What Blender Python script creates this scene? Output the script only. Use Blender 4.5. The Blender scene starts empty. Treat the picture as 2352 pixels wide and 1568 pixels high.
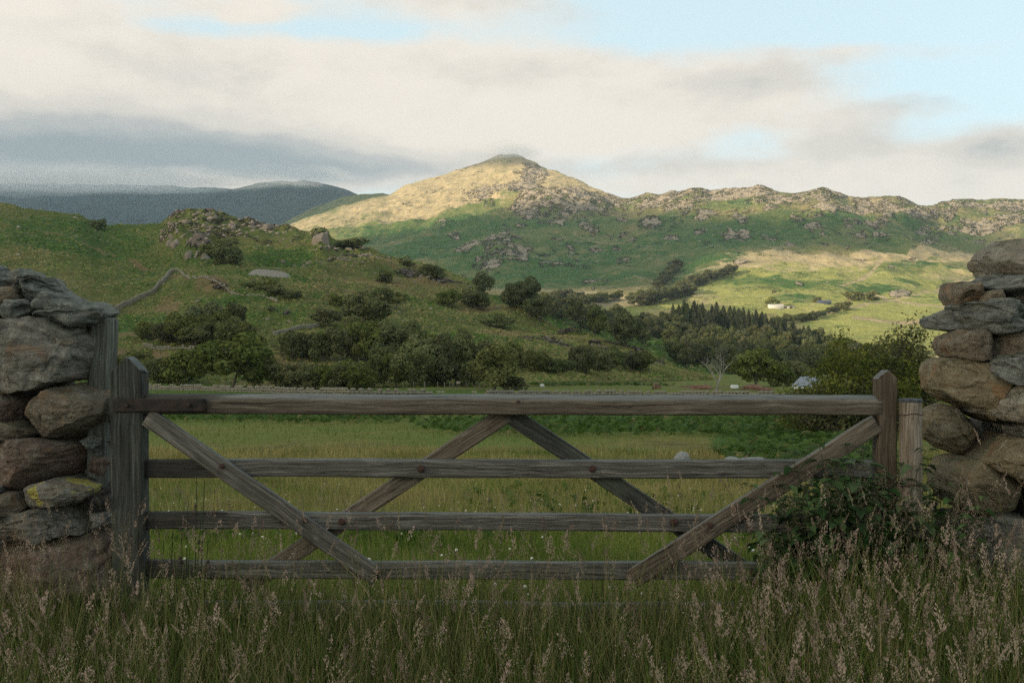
import bpy, bmesh, math, random
import numpy as np
from mathutils import Vector, Matrix, Euler

random.seed(7)
RNG = np.random.default_rng(7)
SC = bpy.context.scene
COL = SC.collection
PI = math.pi

# ------------------------------------------------------------------ camera
F, CX, CY, CAMZ = 2287.0, 1176.0, 784.0, 1.42
cam = bpy.data.cameras.new("camera"); cam.lens = 35.0; cam.sensor_width = 36.0
cam.clip_start = 0.05; cam.clip_end = 60000
cob = bpy.data.objects.new("camera", cam); COL.objects.link(cob)
cob.location = (0, 0, CAMZ); cob.rotation_euler = (PI / 2, 0, 0)
SC.camera = cob

# ------------------------------------------------------------------ light / exposure
HAZE, CLOUDS = 4.2e-5, True
SUN_EL, SUN_AZ = math.radians(15), math.radians(-118)     # azimuth measured from +Y towards +X
SUN_DIR = Vector((math.sin(SUN_AZ) * math.cos(SUN_EL), math.cos(SUN_AZ) * math.cos(SUN_EL), math.sin(SUN_EL)))
SUN_POWER, SKY_STRENGTH, EXPOSURE = 5.0, 0.12, 0.72
SC.view_settings.view_transform = 'Standard'; SC.view_settings.look = 'None'
SC.view_settings.gamma = 1.0; SC.view_settings.exposure = EXPOSURE; SC.view_settings.use_curve_mapping = False
SC.cycles.max_bounces = 6; SC.cycles.diffuse_bounces = 3; SC.cycles.glossy_bounces = 2
SC.cycles.transmission_bounces = 3; SC.cycles.transparent_max_bounces = 8; SC.cycles.volume_bounces = 3
SC.cycles.use_denoising = False; SC.cycles.sample_clamp_indirect = 4.0

sl = bpy.data.lights.new("sun", 'SUN'); sl.energy = SUN_POWER; sl.angle = math.radians(0.8); sl.color = (1.0, 0.80, 0.56)
so = bpy.data.objects.new("sun", sl); COL.objects.link(so)
so.rotation_euler = SUN_DIR.to_track_quat('Z', 'Y').to_euler(); so.location = (0, 0, 50)


class NB:
    def __init__(s, nt): s.nt = nt
    def n(s, t, ins=None, **kw):
        nd = s.nt.nodes.new(t)
        for k, v in kw.items(): setattr(nd, k, v)
        for k, v in (ins or {}).items():
            sk = nd.inputs[k]
            if isinstance(v, bpy.types.NodeSocket): s.nt.links.new(v, sk)
            else: sk.default_value = v
        return nd
    def m(s, op, *a, clamp=False):
        return s.n('ShaderNodeMath', {i: v for i, v in enumerate(a)}, operation=op, use_clamp=clamp).outputs[0]
    def v(s, op, *a, out=0):
        nd = s.n('ShaderNodeVectorMath', {i: v for i, v in enumerate(a)}, operation=op)
        return nd.outputs['Value'] if out else nd.outputs[0]
    def scale(s, vec, f):
        nd = s.n('ShaderNodeVectorMath', {0: vec}, operation='SCALE'); 
        if isinstance(f, bpy.types.NodeSocket): s.nt.links.new(f, nd.inputs['Scale'])
        else: nd.inputs['Scale'].default_value = f
        return nd.outputs[0]
    def noise(s, vec, sc, det=4, rough=.55, dist=0, col=False):
        nd = s.n('ShaderNodeTexNoise', {'Vector': vec, 'Scale': sc, 'Detail': det, 'Roughness': rough, 'Distortion': dist})
        return nd.outputs[1 if col else 0]
    def mix(s, f, a, b, blend='MIX'):
        nd = s.n('ShaderNodeMix', data_type='RGBA', blend_type=blend)
        for k, v in ((0, f), (6, a), (7, b)):
            if isinstance(v, bpy.types.NodeSocket): s.nt.links.new(v, nd.inputs[k])
            else: nd.inputs[k].default_value = v if k == 0 else (tuple(v) + (1,) if len(v) == 3 else v)
        return nd.outputs[2]
    def step(s, f, a, b, lo=0., hi=1.):
        return s.n('ShaderNodeMapRange', {0: f, 1: a, 2: b, 3: lo, 4: hi}, interpolation_type='SMOOTHSTEP').outputs[0]
    def attr(s, name, fac=True):
        return s.n('ShaderNodeAttribute', attribute_name=name).outputs['Fac' if fac else 'Color']
    def bump(s, h, strength, dist):
        return s.n('ShaderNodeBump', {'Height': h, 'Strength': strength, 'Distance': dist}).outputs[0]


def px_dir(x, y):           # pixel of the photograph -> azimuth, elevation (for laying out the sky)
    dx, dz = (x - CX) / F, (CY - y) / F
    return math.atan2(dx, 1), math.atan2(dz, math.hypot(1, dx))

w = bpy.data.worlds.new("World"); SC.world = w; w.use_nodes = True
w.node_tree.nodes.clear()
B = NB(w.node_tree)
sky = B.n('ShaderNodeTexSky', sky_type='NISHITA', sun_disc=False, sun_elevation=SUN_EL, sun_rotation=SUN_AZ)
try: sky.altitude = 50; sky.air_density = 1.0; sky.dust_density = 1.2; sky.ozone_density = 1.0
except Exception: pass
tc = B.n('ShaderNodeTexCoord').outputs['Generated']
sp = B.n('ShaderNodeSeparateXYZ', {0: tc})
az = B.m('ARCTAN2', sp.outputs[0], sp.outputs[1]); el = B.m('ARCSINE', sp.outputs[2])
ae = B.n('ShaderNodeCombineXYZ', {0: az, 1: el}).outputs[0]
sn = B.n('ShaderNodeMapping', {'Vector': ae, 'Scale': (1.0, 2.3, 1)}).outputs[0]
warp = B.noise(sn, 3.2, 5, .58, col=True)
wv = B.v('MULTIPLY_ADD', warp, (.16, .055, 0), (-.08, -.0275, 0))
aew = B.v('ADD', ae, wv)
def blob(x, y, rx, ry):
    a, e = px_dir(x, y)
    d = B.v('SUBTRACT', aew, (a, e, 0))
    d = B.v('MULTIPLY', d, (F / rx, F / ry, 0))
    q = B.v('DOT_PRODUCT', d, d, out=1)
    return B.m('EXPONENT', B.m('MULTIPLY', q, -1.0))
def total(bs):
    acc = None
    for (amp, *g) in bs:
        t = B.m('MULTIPLY', blob(*g), amp)
        acc = t if acc is None else B.m('ADD', acc, t)
    return acc
n_big = B.noise(sn, 5.0, 7, .56)
n_fine = B.noise(sn, 16.0, 6, .6)
cover = total([(1.35, 150, 240, 750, 170), (.5, 560, 30, 60, 26), (1.1, 800, 230, 480, 125), (1.0, 1250, 220, 330, 115), (.75, 1560, 250, 230, 110), (.6, 1750, 180, 170, 60),
               (.75, 1880, 330, 150, 90), (.6, 2280, 350, 130, 70), (.55, 2060, 250, 150, 30), (.6, 1080, 20, 330, 45), (.6, 600, 25, 65, 32), (.55, 150, 20, 260, 70),
               (.85, 1750, 420, 560, 50), (.75, 2250, 420, 330, 55), (.5, 600, 400, 700, 70), (.3, 2150, 110, 220, 25), (.35, 1950, 105, 120, 14), (.35, 2290, 160, 140, 22),
               (.9, -900, 500, 700, 500), (.55, 3300, 350, 700, 350),
               (-.7, 720, 78, 280, 24), (-.45, 1750, 50, 480, 60), (-.40, 2180, 190, 260, 75), (-.55, 1690, 305, 90, 38), (-.25, 1120, 175, 90, 18), (-.4, 380, 40, 120, 22)])
behind = B.step(B.m('ABSOLUTE', az), 1.0, 1.6)
cover = B.m('ADD', cover, B.m('MULTIPLY', behind, .42))
zen = B.step(el, .5, .9)
cover = B.m('ADD', cover, B.m('MULTIPLY', zen, .28))
cfield = B.m('ADD', cover, B.m('MULTIPLY', B.m('SUBTRACT', n_big, .5), 1.5))
cfield = B.m('ADD', cfield, B.m('MULTIPLY', B.m('SUBTRACT', n_fine, .5), .7))
alpha = B.step(cfield, .02, .95)
shade = total([(.40, 60, 300, 620, 80), (.32, 330, 150, 300, 60), (.42, 150, 355, 520, 32), (.62, 800, 395, 480, 46), (.40, 480, 335, 420, 60), (.25, 150, 380, 400, 60), (.28, 1450, 380, 220, 22), (.42, 1700, 180, 170, 45),
               (.50, 1900, 330, 160, 55), (.45, 2290, 350, 140, 50), (.42, 2060, 245, 170, 22), (.22, 1200, 160, 200, 34), (.22, 1150, 25, 330, 40), (.3, 100, 378, 500, 20), (-.35, 330, 405, 330, 14), (-.3, 60, 130, 160, 50), (-.35, 1100, 300, 420, 45)])
shade = B.m('ADD', shade, B.m('MULTIPLY', B.m('SUBTRACT', B.noise(sn, 8.0, 8, .62), .5), 1.1))
shade = B.m('ADD', shade, B.m('MULTIPLY', B.m('SUBTRACT', B.noise(sn, 22.0, 5, .6), .5), .32))
shade = B.m('ADD', shade, B.m('MULTIPLY', behind, .30))
sh = B.step(shade, -.25, 1.35)
K = .72 / SKY_STRENGTH
cr = B.n('ShaderNodeValToRGB', {0: sh}); cr.color_ramp.interpolation = 'EASE'
els = cr.color_ramp.elements
els[0].position = 0; els[0].color = (.78, .715, .625, 1)
els[1].position = 1; els[1].color = (.28, .33, .345, 1)
e = els.new(.34); e.color = (.625, .59, .53, 1)
e = els.new(.66); e.color = (.42, .435, .425, 1)
ccol = B.n('ShaderNodeVectorMath', {0: cr.outputs[0]}, operation='SCALE'); ccol.inputs['Scale'].default_value = K
nish = B.scale(sky.outputs[0], 1.15)
veil = B.mix(.72, nish, tuple(K * c for c in (.66, .83, .85)))
allc = B.mix(alpha, veil, ccol.outputs[0])
bg = B.n('ShaderNodeBackground', {'Color': allc, 'Strength': SKY_STRENGTH})
out = B.n('ShaderNodeOutputWorld', {'Surface': bg.outputs[0]})
w.cycles.sampling_method = 'MANUAL'; w.cycles.sample_map_resolution = 512

# ------------------------------------------------------------------ tags and mesh helpers
def tag(o, label=None, cat=None, group=None, kind=None):
    if label: o['label'] = label
    if cat: o['category'] = cat
    if group: o['group'] = group
    if kind: o['kind'] = kind
    return o

def mesh_np(name, V, Fc, smooth=True):
    me = bpy.data.meshes.new(name)
    V = np.asarray(V, dtype=np.float32)
    if isinstance(Fc, np.ndarray):
        k = Fc.shape[1]; nf = len(Fc)
        me.vertices.add(len(V)); me.vertices.foreach_set('co', V.ravel())
        me.loops.add(nf * k); me.loops.foreach_set('vertex_index', Fc.astype(np.int32).ravel())
        me.polygons.add(nf); me.polygons.foreach_set('loop_start', (np.arange(nf) * k).astype(np.int32))
        me.polygons.foreach_set('loop_total', np.full(nf, k, np.int32))
        me.update(calc_edges=True); me.validate()
    else:
        me.from_pydata([tuple(map(float, v)) for v in V], [], [tuple(int(i) for i in f) for f in Fc]); me.update()
    if smooth: me.polygons.foreach_set('use_smooth', np.ones(len(me.polygons), bool))
    return me

def add_attr(me, name, arr):
    a = me.attributes.new(name, 'FLOAT', 'POINT'); a.data.foreach_set('value', np.asarray(arr, np.float32).ravel())

def obj(name, me, mat=None, parent=None, loc=None, rot=None):
    o = bpy.data.objects.new(name, me); COL.objects.link(o)
    if mat is not None and me is not None:
        me.materials.clear(); me.materials.append(mat)
    if parent is not None: o.parent = parent
    if loc is not None: o.location = loc
    if rot is not None: o.rotation_euler = rot
    return o

def empty(name, loc, label=None, cat=None, group=None, rotz=0):
    o = bpy.data.objects.new(name, None); COL.objects.link(o); o.location = loc; o.rotation_euler = (0, 0, rotz)
    o.empty_display_size = .2
    return tag(o, label, cat, group)

# ------------------------------------------------------------------ numpy noise
_perm = np.random.default_rng(3).permutation(1024).astype(np.int64)
_grad = np.random.default_rng(4).normal(size=(1024, 3)); _grad /= np.linalg.norm(_grad, axis=1)[:, None]
def gnoise(P):
    P = np.asarray(P, float); I = np.floor(P).astype(np.int64); f = P - I
    u = f * f * f * (f * (f * 6 - 15) + 10)
    def h(i, j, k):
        a = _perm[(I[:, 0] + i) & 1023]; b = _perm[(a + I[:, 1] + j) & 1023]; c = _perm[(b + I[:, 2] + k) & 1023]
        g = _grad[c]
        return g[:, 0] * (f[:, 0] - i) + g[:, 1] * (f[:, 1] - j) + g[:, 2] * (f[:, 2] - k)
    x00 = h(0,0,0) + u[:,0] * (h(1,0,0) - h(0,0,0)); x10 = h(0,1,0) + u[:,0] * (h(1,1,0) - h(0,1,0))
    x01 = h(0,0,1) + u[:,0] * (h(1,0,1) - h(0,0,1)); x11 = h(0,1,1) + u[:,0] * (h(1,1,1) - h(0,1,1))
    y0 = x00 + u[:,1] * (x10 - x00); y1 = x01 + u[:,1] * (x11 - x01)
    return (y0 + u[:,2] * (y1 - y0)) * 1.6
def fbm(P, octv=4, gain=.5, lac=2.03):
    P = np.asarray(P, float); a, s, t = 1., 0., 0.
    for i in range(octv):
        s = s + a * gnoise(P + 17.3 * i); t += a; a *= gain; P = P * lac
    return s / t
def ridged(P, octv=4, gain=.55):
    P = np.asarray(P, float); a, s, t = 1., 0., 0.
    for i in range(octv):
        s = s + a * (1 - 2 * np.abs(gnoise(P + 31.7 * i))); t += a; a *= gain; P = P * 2.07
    return s / t
def sst(x, a, b):
    t = np.clip((x - a) / (b - a), 0, 1); return t * t * (3 - 2 * t)

# ------------------------------------------------------------------ terrain
def curve(pts):
    xs = np.array([p[0] for p in pts], float); ys = np.array([p[1] for p in pts], float)
    return lambda x: np.interp(x, xs, ys)

LAYERS = []
def finish_grid(name, xp, Dg, Zg, mat, masks, order):
    ny, nx = Dg.shape
    X = (xp[None, :] - CX) / F * Dg; Y = Dg
    V = np.stack([X, Y, Zg], -1).reshape(-1, 3)
    idx = np.arange(ny * nx).reshape(ny, nx)
    Q = np.stack([idx[:-1, :-1], idx[:-1, 1:], idx[1:, 1:], idx[1:, :-1]], -1).reshape(-1, 4)
    me = mesh_np(name, V, Q)
    for k, a in masks.items(): add_attr(me, k, a)
    o = obj(name, me, mat); tag(o, kind='structure')
    YP = CY - (Zg - CAMZ) / Dg * F
    LAYERS.append(dict(x=xp, D=Dg, Z=Zg, YP=YP, name=name))
    return o

def cast(x, y, only=None, maxD=1e9):
    """first ground point on the sight line through picture point (x, y)"""
    best = None
    for L in LAYERS:
        if only and L['name'] not in only: continue
        xs = L['x']
        if x < xs[0] or x > xs[-1]: continue
        c = (x - xs[0]) / (xs[1] - xs[0]); i = min(int(c), len(xs) - 2); fr = c - i
        yp = L['YP'][:, i] * (1 - fr) + L['YP'][:, i + 1] * fr
        d = L['D'][:, i] * (1 - fr) + L['D'][:, i + 1] * fr
        k = np.nonzero((yp[:-1] > y) & (yp[1:] <= y))[0]
        if len(k) == 0: continue
        k = k[0]; t = (yp[k] - y) / max(yp[k] - yp[k + 1], 1e-6); D = d[k] + t * (d[k + 1] - d[k])
        if D < maxD and (best is None or D < best): best = D
    if best is None: return None
    return Vector(((x - CX) / F * best, best, CAMZ - (y - CY) / F * best))

def height(X, Y):
    x = CX + X / Y * F; z = -1e9
    for L in LAYERS:
        xs = L['x']
        if x < xs[0] or x > xs[-1]: continue
        c = (x - xs[0]) / (xs[1] - xs[0]); i = min(int(c), len(xs) - 2); fr = c - i
        d = L['D'][:, i] * (1 - fr) + L['D'][:, i + 1] * fr
        if Y < d[0] or Y > d[-1]: continue
        zz = L['Z'][:, i] * (1 - fr) + L['Z'][:, i + 1] * fr
        z = max(z, float(np.interp(Y, d, zz)))
    return z

def warpxy(x, y, s=45., a=14., seed=0):
    P = np.stack([x / s, y / s * 1.6, np.full_like(x, seed)], -1)
    return x + a * fbm(P, 3), y + a * .5 * fbm(P + 77, 3)
def ells(x, y, lst, amp=14., s=45.):
    xw, yw = warpxy(x, y, s, amp); m = np.zeros_like(x)
    for e in lst:
        cx, cy, rx, ry = e[:4]; a = e[4] if len(e) > 4 else 1.
        q = ((xw - cx) / rx) ** 2 + ((yw - cy) / ry) ** 2
        m = np.maximum(m, a * (1 - sst(q, .35, 1.5)))
    return m
def pline(x, y, pts, wd):
    m = np.zeros_like(x)
    for (x0, y0), (x1, y1) in zip(pts[:-1], pts[1:]):
        dx, dy = x1 - x0, y1 - y0; t = np.clip(((x - x0) * dx + (y - y0) * dy) / (dx * dx + dy * dy), 0, 1)
        d = np.hypot(x - x0 - t * dx, (y - y0 - t * dy)); m = np.maximum(m, 1 - sst(d, wd * .5, wd * 1.2))
    return m

def terrain_mat(name, s, grassA, grassB, bracken, dry, pasture, rockA, rockB, bump=1.0, fine=1.0, hmix=.5, speck=False):
    m = bpy.data.materials.new(name); m.use_nodes = True; m.node_tree.nodes.clear(); b = NB(m.node_tree)
    pos = b.n('ShaderNodeNewGeometry').outputs['Position']
    nb = b.noise(pos, 1 / (s * 6), 5, .6); nm = b.noise(pos, 1 / s, 6, .65); nf = b.noise(pos, 6 / s, 5, .7)
    vor = b.n('ShaderNodeTexVoronoi', {'Vector': pos, 'Scale': 2.2 / s, 'Detail': 3.0, 'Roughness': .6}).outputs['Distance']
    j = b.m('SUBTRACT', nm, .5); jf = b.m('SUBTRACT', nf, .5)
    jit = b.m('ADD', b.m('ADD', b.m('MULTIPLY', j, 1.9), b.m('MULTIPLY', jf, 1.1)), b.m('MULTIPLY', b.m('SUBTRACT', nb, .5), 1.4))
    def msk(a, lo=.30, hi=.80): return b.step(b.m('ADD', b.attr(a), jit), lo, hi)
    c = b.mix(b.step(nb, .38, .62), grassA, grassB)
    c = b.mix(b.m('MULTIPLY', b.step(nf, .45, .75), .45), c, dry)
    c = b.mix(msk('dry'), c, b.mix(b.step(nm, .35, .65), dry, tuple(v * .72 for v in dry)))
    c = b.mix(msk('pasture', .30, .60), c, b.mix(b.step(nm, .3, .7), pasture, tuple(v * .8 for v in pasture)))
    c = b.mix(msk('bracken'), c, b.mix(b.step(nf, .35, .65), bracken, tuple(v * 1.7 for v in bracken)))
    rk = msk('rock', .46, .66)
    rc = b.mix(b.step(nf, .3, .7), rockA, rockB)
    rc = b.mix(b.m('MULTIPLY', b.step(vor, .12, .02), .5), rc, (.05, .045, .04))
    c = b.mix(rk, c, rc)
    if speck:
        sp_ = b.m('MULTIPLY', b.step(b.noise(pos, 3.1 / s, 3, .6), .655, .69), b.step(b.m('ADD', b.attr('rock'), b.m('MULTIPLY', b.m('SUBTRACT', nb, .5), 1.5)), -.12, .15))
        c = b.mix(sp_, c, rockA)
    var = b.m('ADD', .30 if s < 20 else .48, b.m('MULTIPLY', nf, 1.4 if s < 20 else 1.05)); 
    c = b.mix(1.0, c, b.n('ShaderNodeCombineColor', {0: var, 1: var, 2: var}).outputs[0], 'MULTIPLY')
    hgt = b.m('ADD', b.m('MULTIPLY', nm, hmix), b.m('MULTIPLY', nf, .35))
    hgt = b.m('ADD', hgt, b.m('MULTIPLY', b.m('MULTIPLY', vor, rk), .5))
    bs = b.n('ShaderNodeBsdfPrincipled', {'Base Color': c, 'Roughness': .95, 'Normal': b.bump(hgt, .9 * bump, s * .35 * fine)})
    bs.inputs['Specular IOR Level'].default_value = .1
    b.n('ShaderNodeOutputMaterial', {0: bs.outputs[0]})
    return m

MAT_FAR = terrain_mat('fell', 22., (.115, .155, .042), (.25, .21, .095), (.045, .095, .024), (.48, .395, .225), (.36, .37, .115), (.50, .425, .31), (.34, .29, .21), 1.6, speck=True)
MAT_HILL = terrain_mat('moor', 7., (.095, .125, .028), (.165, .15, .05), (.040, .080, .016), (.22, .16, .075), (.085, .13, .022), (.28, .23, .18), (.11, .09, .075), 1.6, speck=True)
MAT_DIST = terrain_mat('distant_fell', 120., (.034, .062, .070), (.046, .074, .078), (.028, .052, .056), (.062, .082, .078), (.08, .1, .05), (.10, .11, .11), (.08, .085, .09), .6)  # blue haze and shade are put into these base colours

# --- ground sheet: lane verge, sloping meadow, valley floor
gz = curve([(math.log(d), z) for d, z in [(.5, 0), (4.4, 0), (6, -.16), (10, -.60), (20, -1.75), (33, -2.9), (60, -4.15), (100, -5.25), (170, -6.6), (260, -9.5), (400, -12), (700, -18), (1200, -24), (9000, -30)]])
def ground_layer():
    xp = np.linspace(-1500, 3900, 420)
    rows = np.concatenate([np.linspace(.6, 4.4, 14), np.geomspace(4.6, 7800, 330)])
    Dg = np.repeat(rows[:, None], len(xp), 1)
    X = (xp[None] - CX) / F * Dg
    P = np.stack([X, Dg, np.zeros_like(X)], -1).reshape(-1, 3)
    Z = gz(np.log(Dg)) + (fbm(P / 9., 3).reshape(Dg.shape) * .25 * sst(Dg, 5, 25) + fbm(P / 40., 3).reshape(Dg.shape) * .6 * sst(Dg, 30, 120))
    Z += fbm(P / 1.1, 2).reshape(Dg.shape) * .03
    x = np.repeat(xp[None], len(rows), 0); yp = CY - (Z - CAMZ) / Dg * F
    xf, yf = x.ravel(), yp.ravel(); Df = Dg.ravel()
    dry = sst(Df, 9, 16) * (1 - sst(Df, 44, 60)) * .62
    dry = np.maximum(dry, ells(xf, yf, [(1400, 885, 200, 12, .45), (1650, 890, 150, 8, .6)], 6))
    past = (1 - sst(Df, 9, 14)) * .4 + ells(xf, yf, [(600, 900, 500, 7, .9)], 3) + sst(Df, 65, 90) * .25
    br = ells(xf, yf, [(1500, 970, 560, 22, .95), (1800, 1010, 170, 45, 1.), (600, 956, 400, 8, .8), (1350, 862, 260, 5, .8), (1700, 852, 160, 10, .7)], 8)
    rk = ells(xf, yf, [(1740, 893, 50, 5, .9), (1600, 888, 40, 4, .8), (1900, 893, 60, 4, .6)], 4)
    return finish_grid('ground', xp, Dg, Z, MAT_FIELD, dict(dry=dry, pasture=past, bracken=br, rock=rk), 0)
MAT_FIELD = terrain_mat('meadow', 1.6, (.11, .145, .028), (.16, .155, .04), (.035, .075, .014), (.17, .135, .055), (.07, .115, .02), (.17, .085, .05), (.13, .09, .06), .9)
ground_layer()
me = mesh_np('ground', [(-60, -60, -.02), (60, -60, -.02), (60, .62, -.02), (-60, .62, -.02)], np.array([[0, 1, 2, 3]]))
for k in ('dry', 'pasture', 'bracken', 'rock'): add_attr(me, k, [.2] * 4)
tag(obj('ground', me, MAT_FIELD), kind='structure')

def layer(name, x0, x1, nx, ny, base, crest, Db, Dc, p, backlen, backdrop, disp, masks, mat, deform=None, sm=(420, 110, 3.5, 12)):
    xp = np.linspace(x0, x1, nx); t = np.linspace(0, 1, ny)[:, None]
    yb, yc = base(xp)[None], crest(xp)[None]; db, dc = Db(xp)[None], Dc(xp)[None]
    def smooth(a, wpx):
        k = int(wpx / (xp[1] - xp[0])) | 1; ker = np.hanning(k + 2)[1:-1]; ker /= ker.sum()
        return np.convolve(np.pad(a[0], k // 2, mode='edge'), ker, 'valid')[None]
    ys1, ys2 = smooth(yc, sm[0]), smooth(yc, sm[1]); db = smooth(db, 200); dc = smooth(dc, 200)
    y = yb + (ys1 - yb) * t + (ys2 - ys1) * t ** sm[2] + (yc - ys2) * t ** sm[3]
    D = db * (dc / db) ** (t ** p)
    Z = CAMZ - (y - CY) / F * D
    if deform is not None: Z = Z + deform(np.repeat(xp[None], ny, 0), y, D, t)
    k = np.linspace(.04, 1, 16)[:, None]
    Dk = D[-1:] + backlen * k ** 1.3; Zk = Z[-1:] - backdrop * k ** 1.3
    Dp = D[:1] * .9; Zp = Z[:1] - D[:1] * .05
    D = np.concatenate([Dp, D, Dk]); Z = np.concatenate([Zp, Z, Zk]); y = np.concatenate([y[:1], y, np.repeat(y[-1:], 16, 0)])
    tt = np.concatenate([[[0]], t, np.ones((16, 1))]) * np.ones_like(D)
    x = np.repeat(xp[None], D.shape[0], 0)
    P = np.stack([(x - CX) / F * D, D, Z], -1).reshape(-1, 3)
    mk = masks(x.ravel(), y.ravel(), P)
    Z = Z + disp(P, tt.ravel(), x.ravel(), y.ravel(), mk).reshape(Z.shape)
    return finish_grid(name, xp, D, Z, mat, mk, 0)

# --- near hill on the left with its crags
def hill_masks(x, y, P):
    n1 = fbm(P / 45., 4); n2 = fbm(P / 14. + 5, 4)
    br = .33 - .12 * sst(x, 600, 800) + .70 * n1 + .35 * n2 + ells(x, y, [(230, 560, 130, 40, .35), (150, 540, 140, 40, .3), (480, 600, 60, 25, .3), (650, 585, 90, 18, .5), (560, 700, 110, 14, .45), (380, 740, 140, 25, .35), (720, 690, 90, 20, .25)])
    dry = .16 + .18 * sst(x, 560, 800) + .45 * n2 + ells(x, y, [(385, 702, 32, 22, .7), (488, 676, 42, 9, .8), (420, 650, 35, 10, .5), (300, 773, 70, 6, 1.), (360, 806, 160, 9, .9), (700, 860, 190, 10, .7), (1150, 715, 130, 12, .5), (820, 700, 180, 12, .4), (900, 620, 120, 10, .3), (60, 600, 60, 60, .3), (1200, 772, 130, 10, .5), (640, 835, 80, 14, .5), (760, 655, 300, 12, .4)])
    dry = np.maximum(dry, pline(x, y, [(70, 518), (160, 545), (240, 577), (330, 605), (395, 617)], 7) * .95)
    rk = -.12 + .28 * n2 + ells(x, y, [(470, 515, 110, 34, .56), (620, 532, 160, 24, .50), (455, 497, 80, 18, .75), (395, 553, 36, 17, 1.), (460, 577, 32, 14, 1.), (590, 515, 110, 16, .65), (500, 520, 60, 15, .5), (735, 540, 25, 16, .9), (790, 572, 70, 10, .7), (710, 603, 45, 9, .7), (800, 595, 130, 8, .55), (940, 637, 50, 8, .8), (1010, 655, 60, 6, .7), (500, 682, 25, 7, .7), (620, 735, 12, 7, .8), (660, 740, 10, 5, .8),
                                        (1310, 762, 40, 6, .8), (1400, 790, 70, 16, .5), (1240, 790, 70, 14, .5), (1450, 812, 40, 10, .6), (1330, 800, 80, 14, .45), (1500, 835, 30, 12, .5)], 10, 25)
    rk = np.minimum(rk, .62 + .5 * fbm(P / 5., 3)); br = np.minimum(br, .78)
    past = ells(x, y, [(260, 520, 150, 12, .6), (430, 600, 60, 10, .2), (660, 590, 70, 10, .3)]) + .1
    return dict(bracken=br, dry=dry, rock=rk, pasture=past)
def hill_deform(x, y, D, t):
    def g(cx, cy, rx, ry): return np.exp(-((x - cx) / rx) ** 2 - ((y - cy) / ry) ** 2)
    return 9 * g(400, 553, 34, 15) + 8 * g(462, 580, 34, 14) - 6 * g(505, 560, 40, 18) + 5 * g(480, 672, 60, 12) - 5 * g(330, 600, 110, 25) + 5 * g(1180, 735, 130, 14) + 6 * g(820, 620, 150, 12) - 4 * g(650, 590, 90, 16) + 4 * g(700, 700, 120, 14)
def hill_disp(P, t, x, y, mk):
    tp = 1 - t ** 6 * .85
    D = P[:, 1]; k = np.clip(D / 500, .3, 1.2)
    z = fbm(P / 110., 3) * 10 * tp * k + fbm(P / 38. + 9, 4) * 5.5 * tp * k + fbm(P / 11., 4) * 1.5 * k * (1 - .5 * t ** 6)
    r = sst(mk['rock'], .2, .7)
    Q = P * np.array([1, .5, .6])
    z = z + r * (ridged(Q / 9., 4) * 2.3 + np.abs(fbm(Q / 20., 3)) * 4) * k
    return z * sst(t, 0, .06)
hc = curve([(-700, 452), (0, 463), (35, 470), (50, 478), (100, 482), (150, 487), (185, 492), (205, 504), (225, 515), (260, 517), (330, 513), (368, 511), (385, 499), (410, 484), (430, 478), (470, 479), (500, 486), (530, 493), (560, 503), (600, 512), (640, 521),
            (680, 524), (700, 531), (716, 531), (723, 523), (735, 520), (748, 525), (757, 540), (775, 551), (800, 556), (850, 566), (880, 580), (930, 598), (990, 614), (1040, 628), (1080, 645), (1130, 680), (1180, 712), (1240, 742), (1290, 757), (1320, 757), (1350, 764), (1400, 780), (1480, 806), (1530, 830), (1560, 850), (1620, 885), (1900, 960)])
hb = curve([(-700, 893), (0, 893), (1000, 893), (1150, 890), (1250, 875), (1600, 872), (1900, 960)])
layer('hill', -500, 1750, 860, 400, hb, hc,
      curve([(-500, 172), (1000, 175), (1200, 190), (1600, 300)]), curve([(-500, 620), (430, 600), (760, 560), (1040, 520), (1240, 400), (1500, 350), (1750, 340)]), .85, 260, 70, hill_disp, hill_masks, MAT_HILL, hill_deform, (300, 50, 2.6, 9))

# --- wooded spur in the middle of the valley
def spur_masks(x, y, P):
    n1 = fbm(P / 60., 4)
    return dict(bracken=.65 + .4 * n1, dry=.1 + .4 * fbm(P / 25., 3) + ells(x, y, [(1760, 868, 150, 10, .4)]), rock=-.2 + .2 * n1, pasture=ells(x, y, [(1590, 845, 60, 18, .7), (1520, 700, 45, 9, 1.2)], 3))
def spur_disp(P, t, x, y, mk): return (fbm(P / 90., 3) * 6 * (1 - t ** 4 * .7) + fbm(P / 20., 3) * 1.5) * sst(t, 0, .1)
layer('wooded_hill', 850, 2700, 420, 220, curve([(800, 880), (2700, 880)]),
      curve([(800, 600), (950, 640), (1100, 672), (1270, 712), (1400, 733), (1550, 738), (1700, 752), (1860, 776), (1990, 812), (2060, 838), (2130, 858), (2250, 872), (2700, 890)]),
      curve([(800, 300), (1300, 380), (2700, 420)]), curve([(800, 620), (1100, 660), (1300, 760), (1550, 1000), (1900, 1000), (2200, 800), (2700, 600)]), .9, 260, 90, spur_disp, spur_masks, MAT_HILL)

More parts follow.
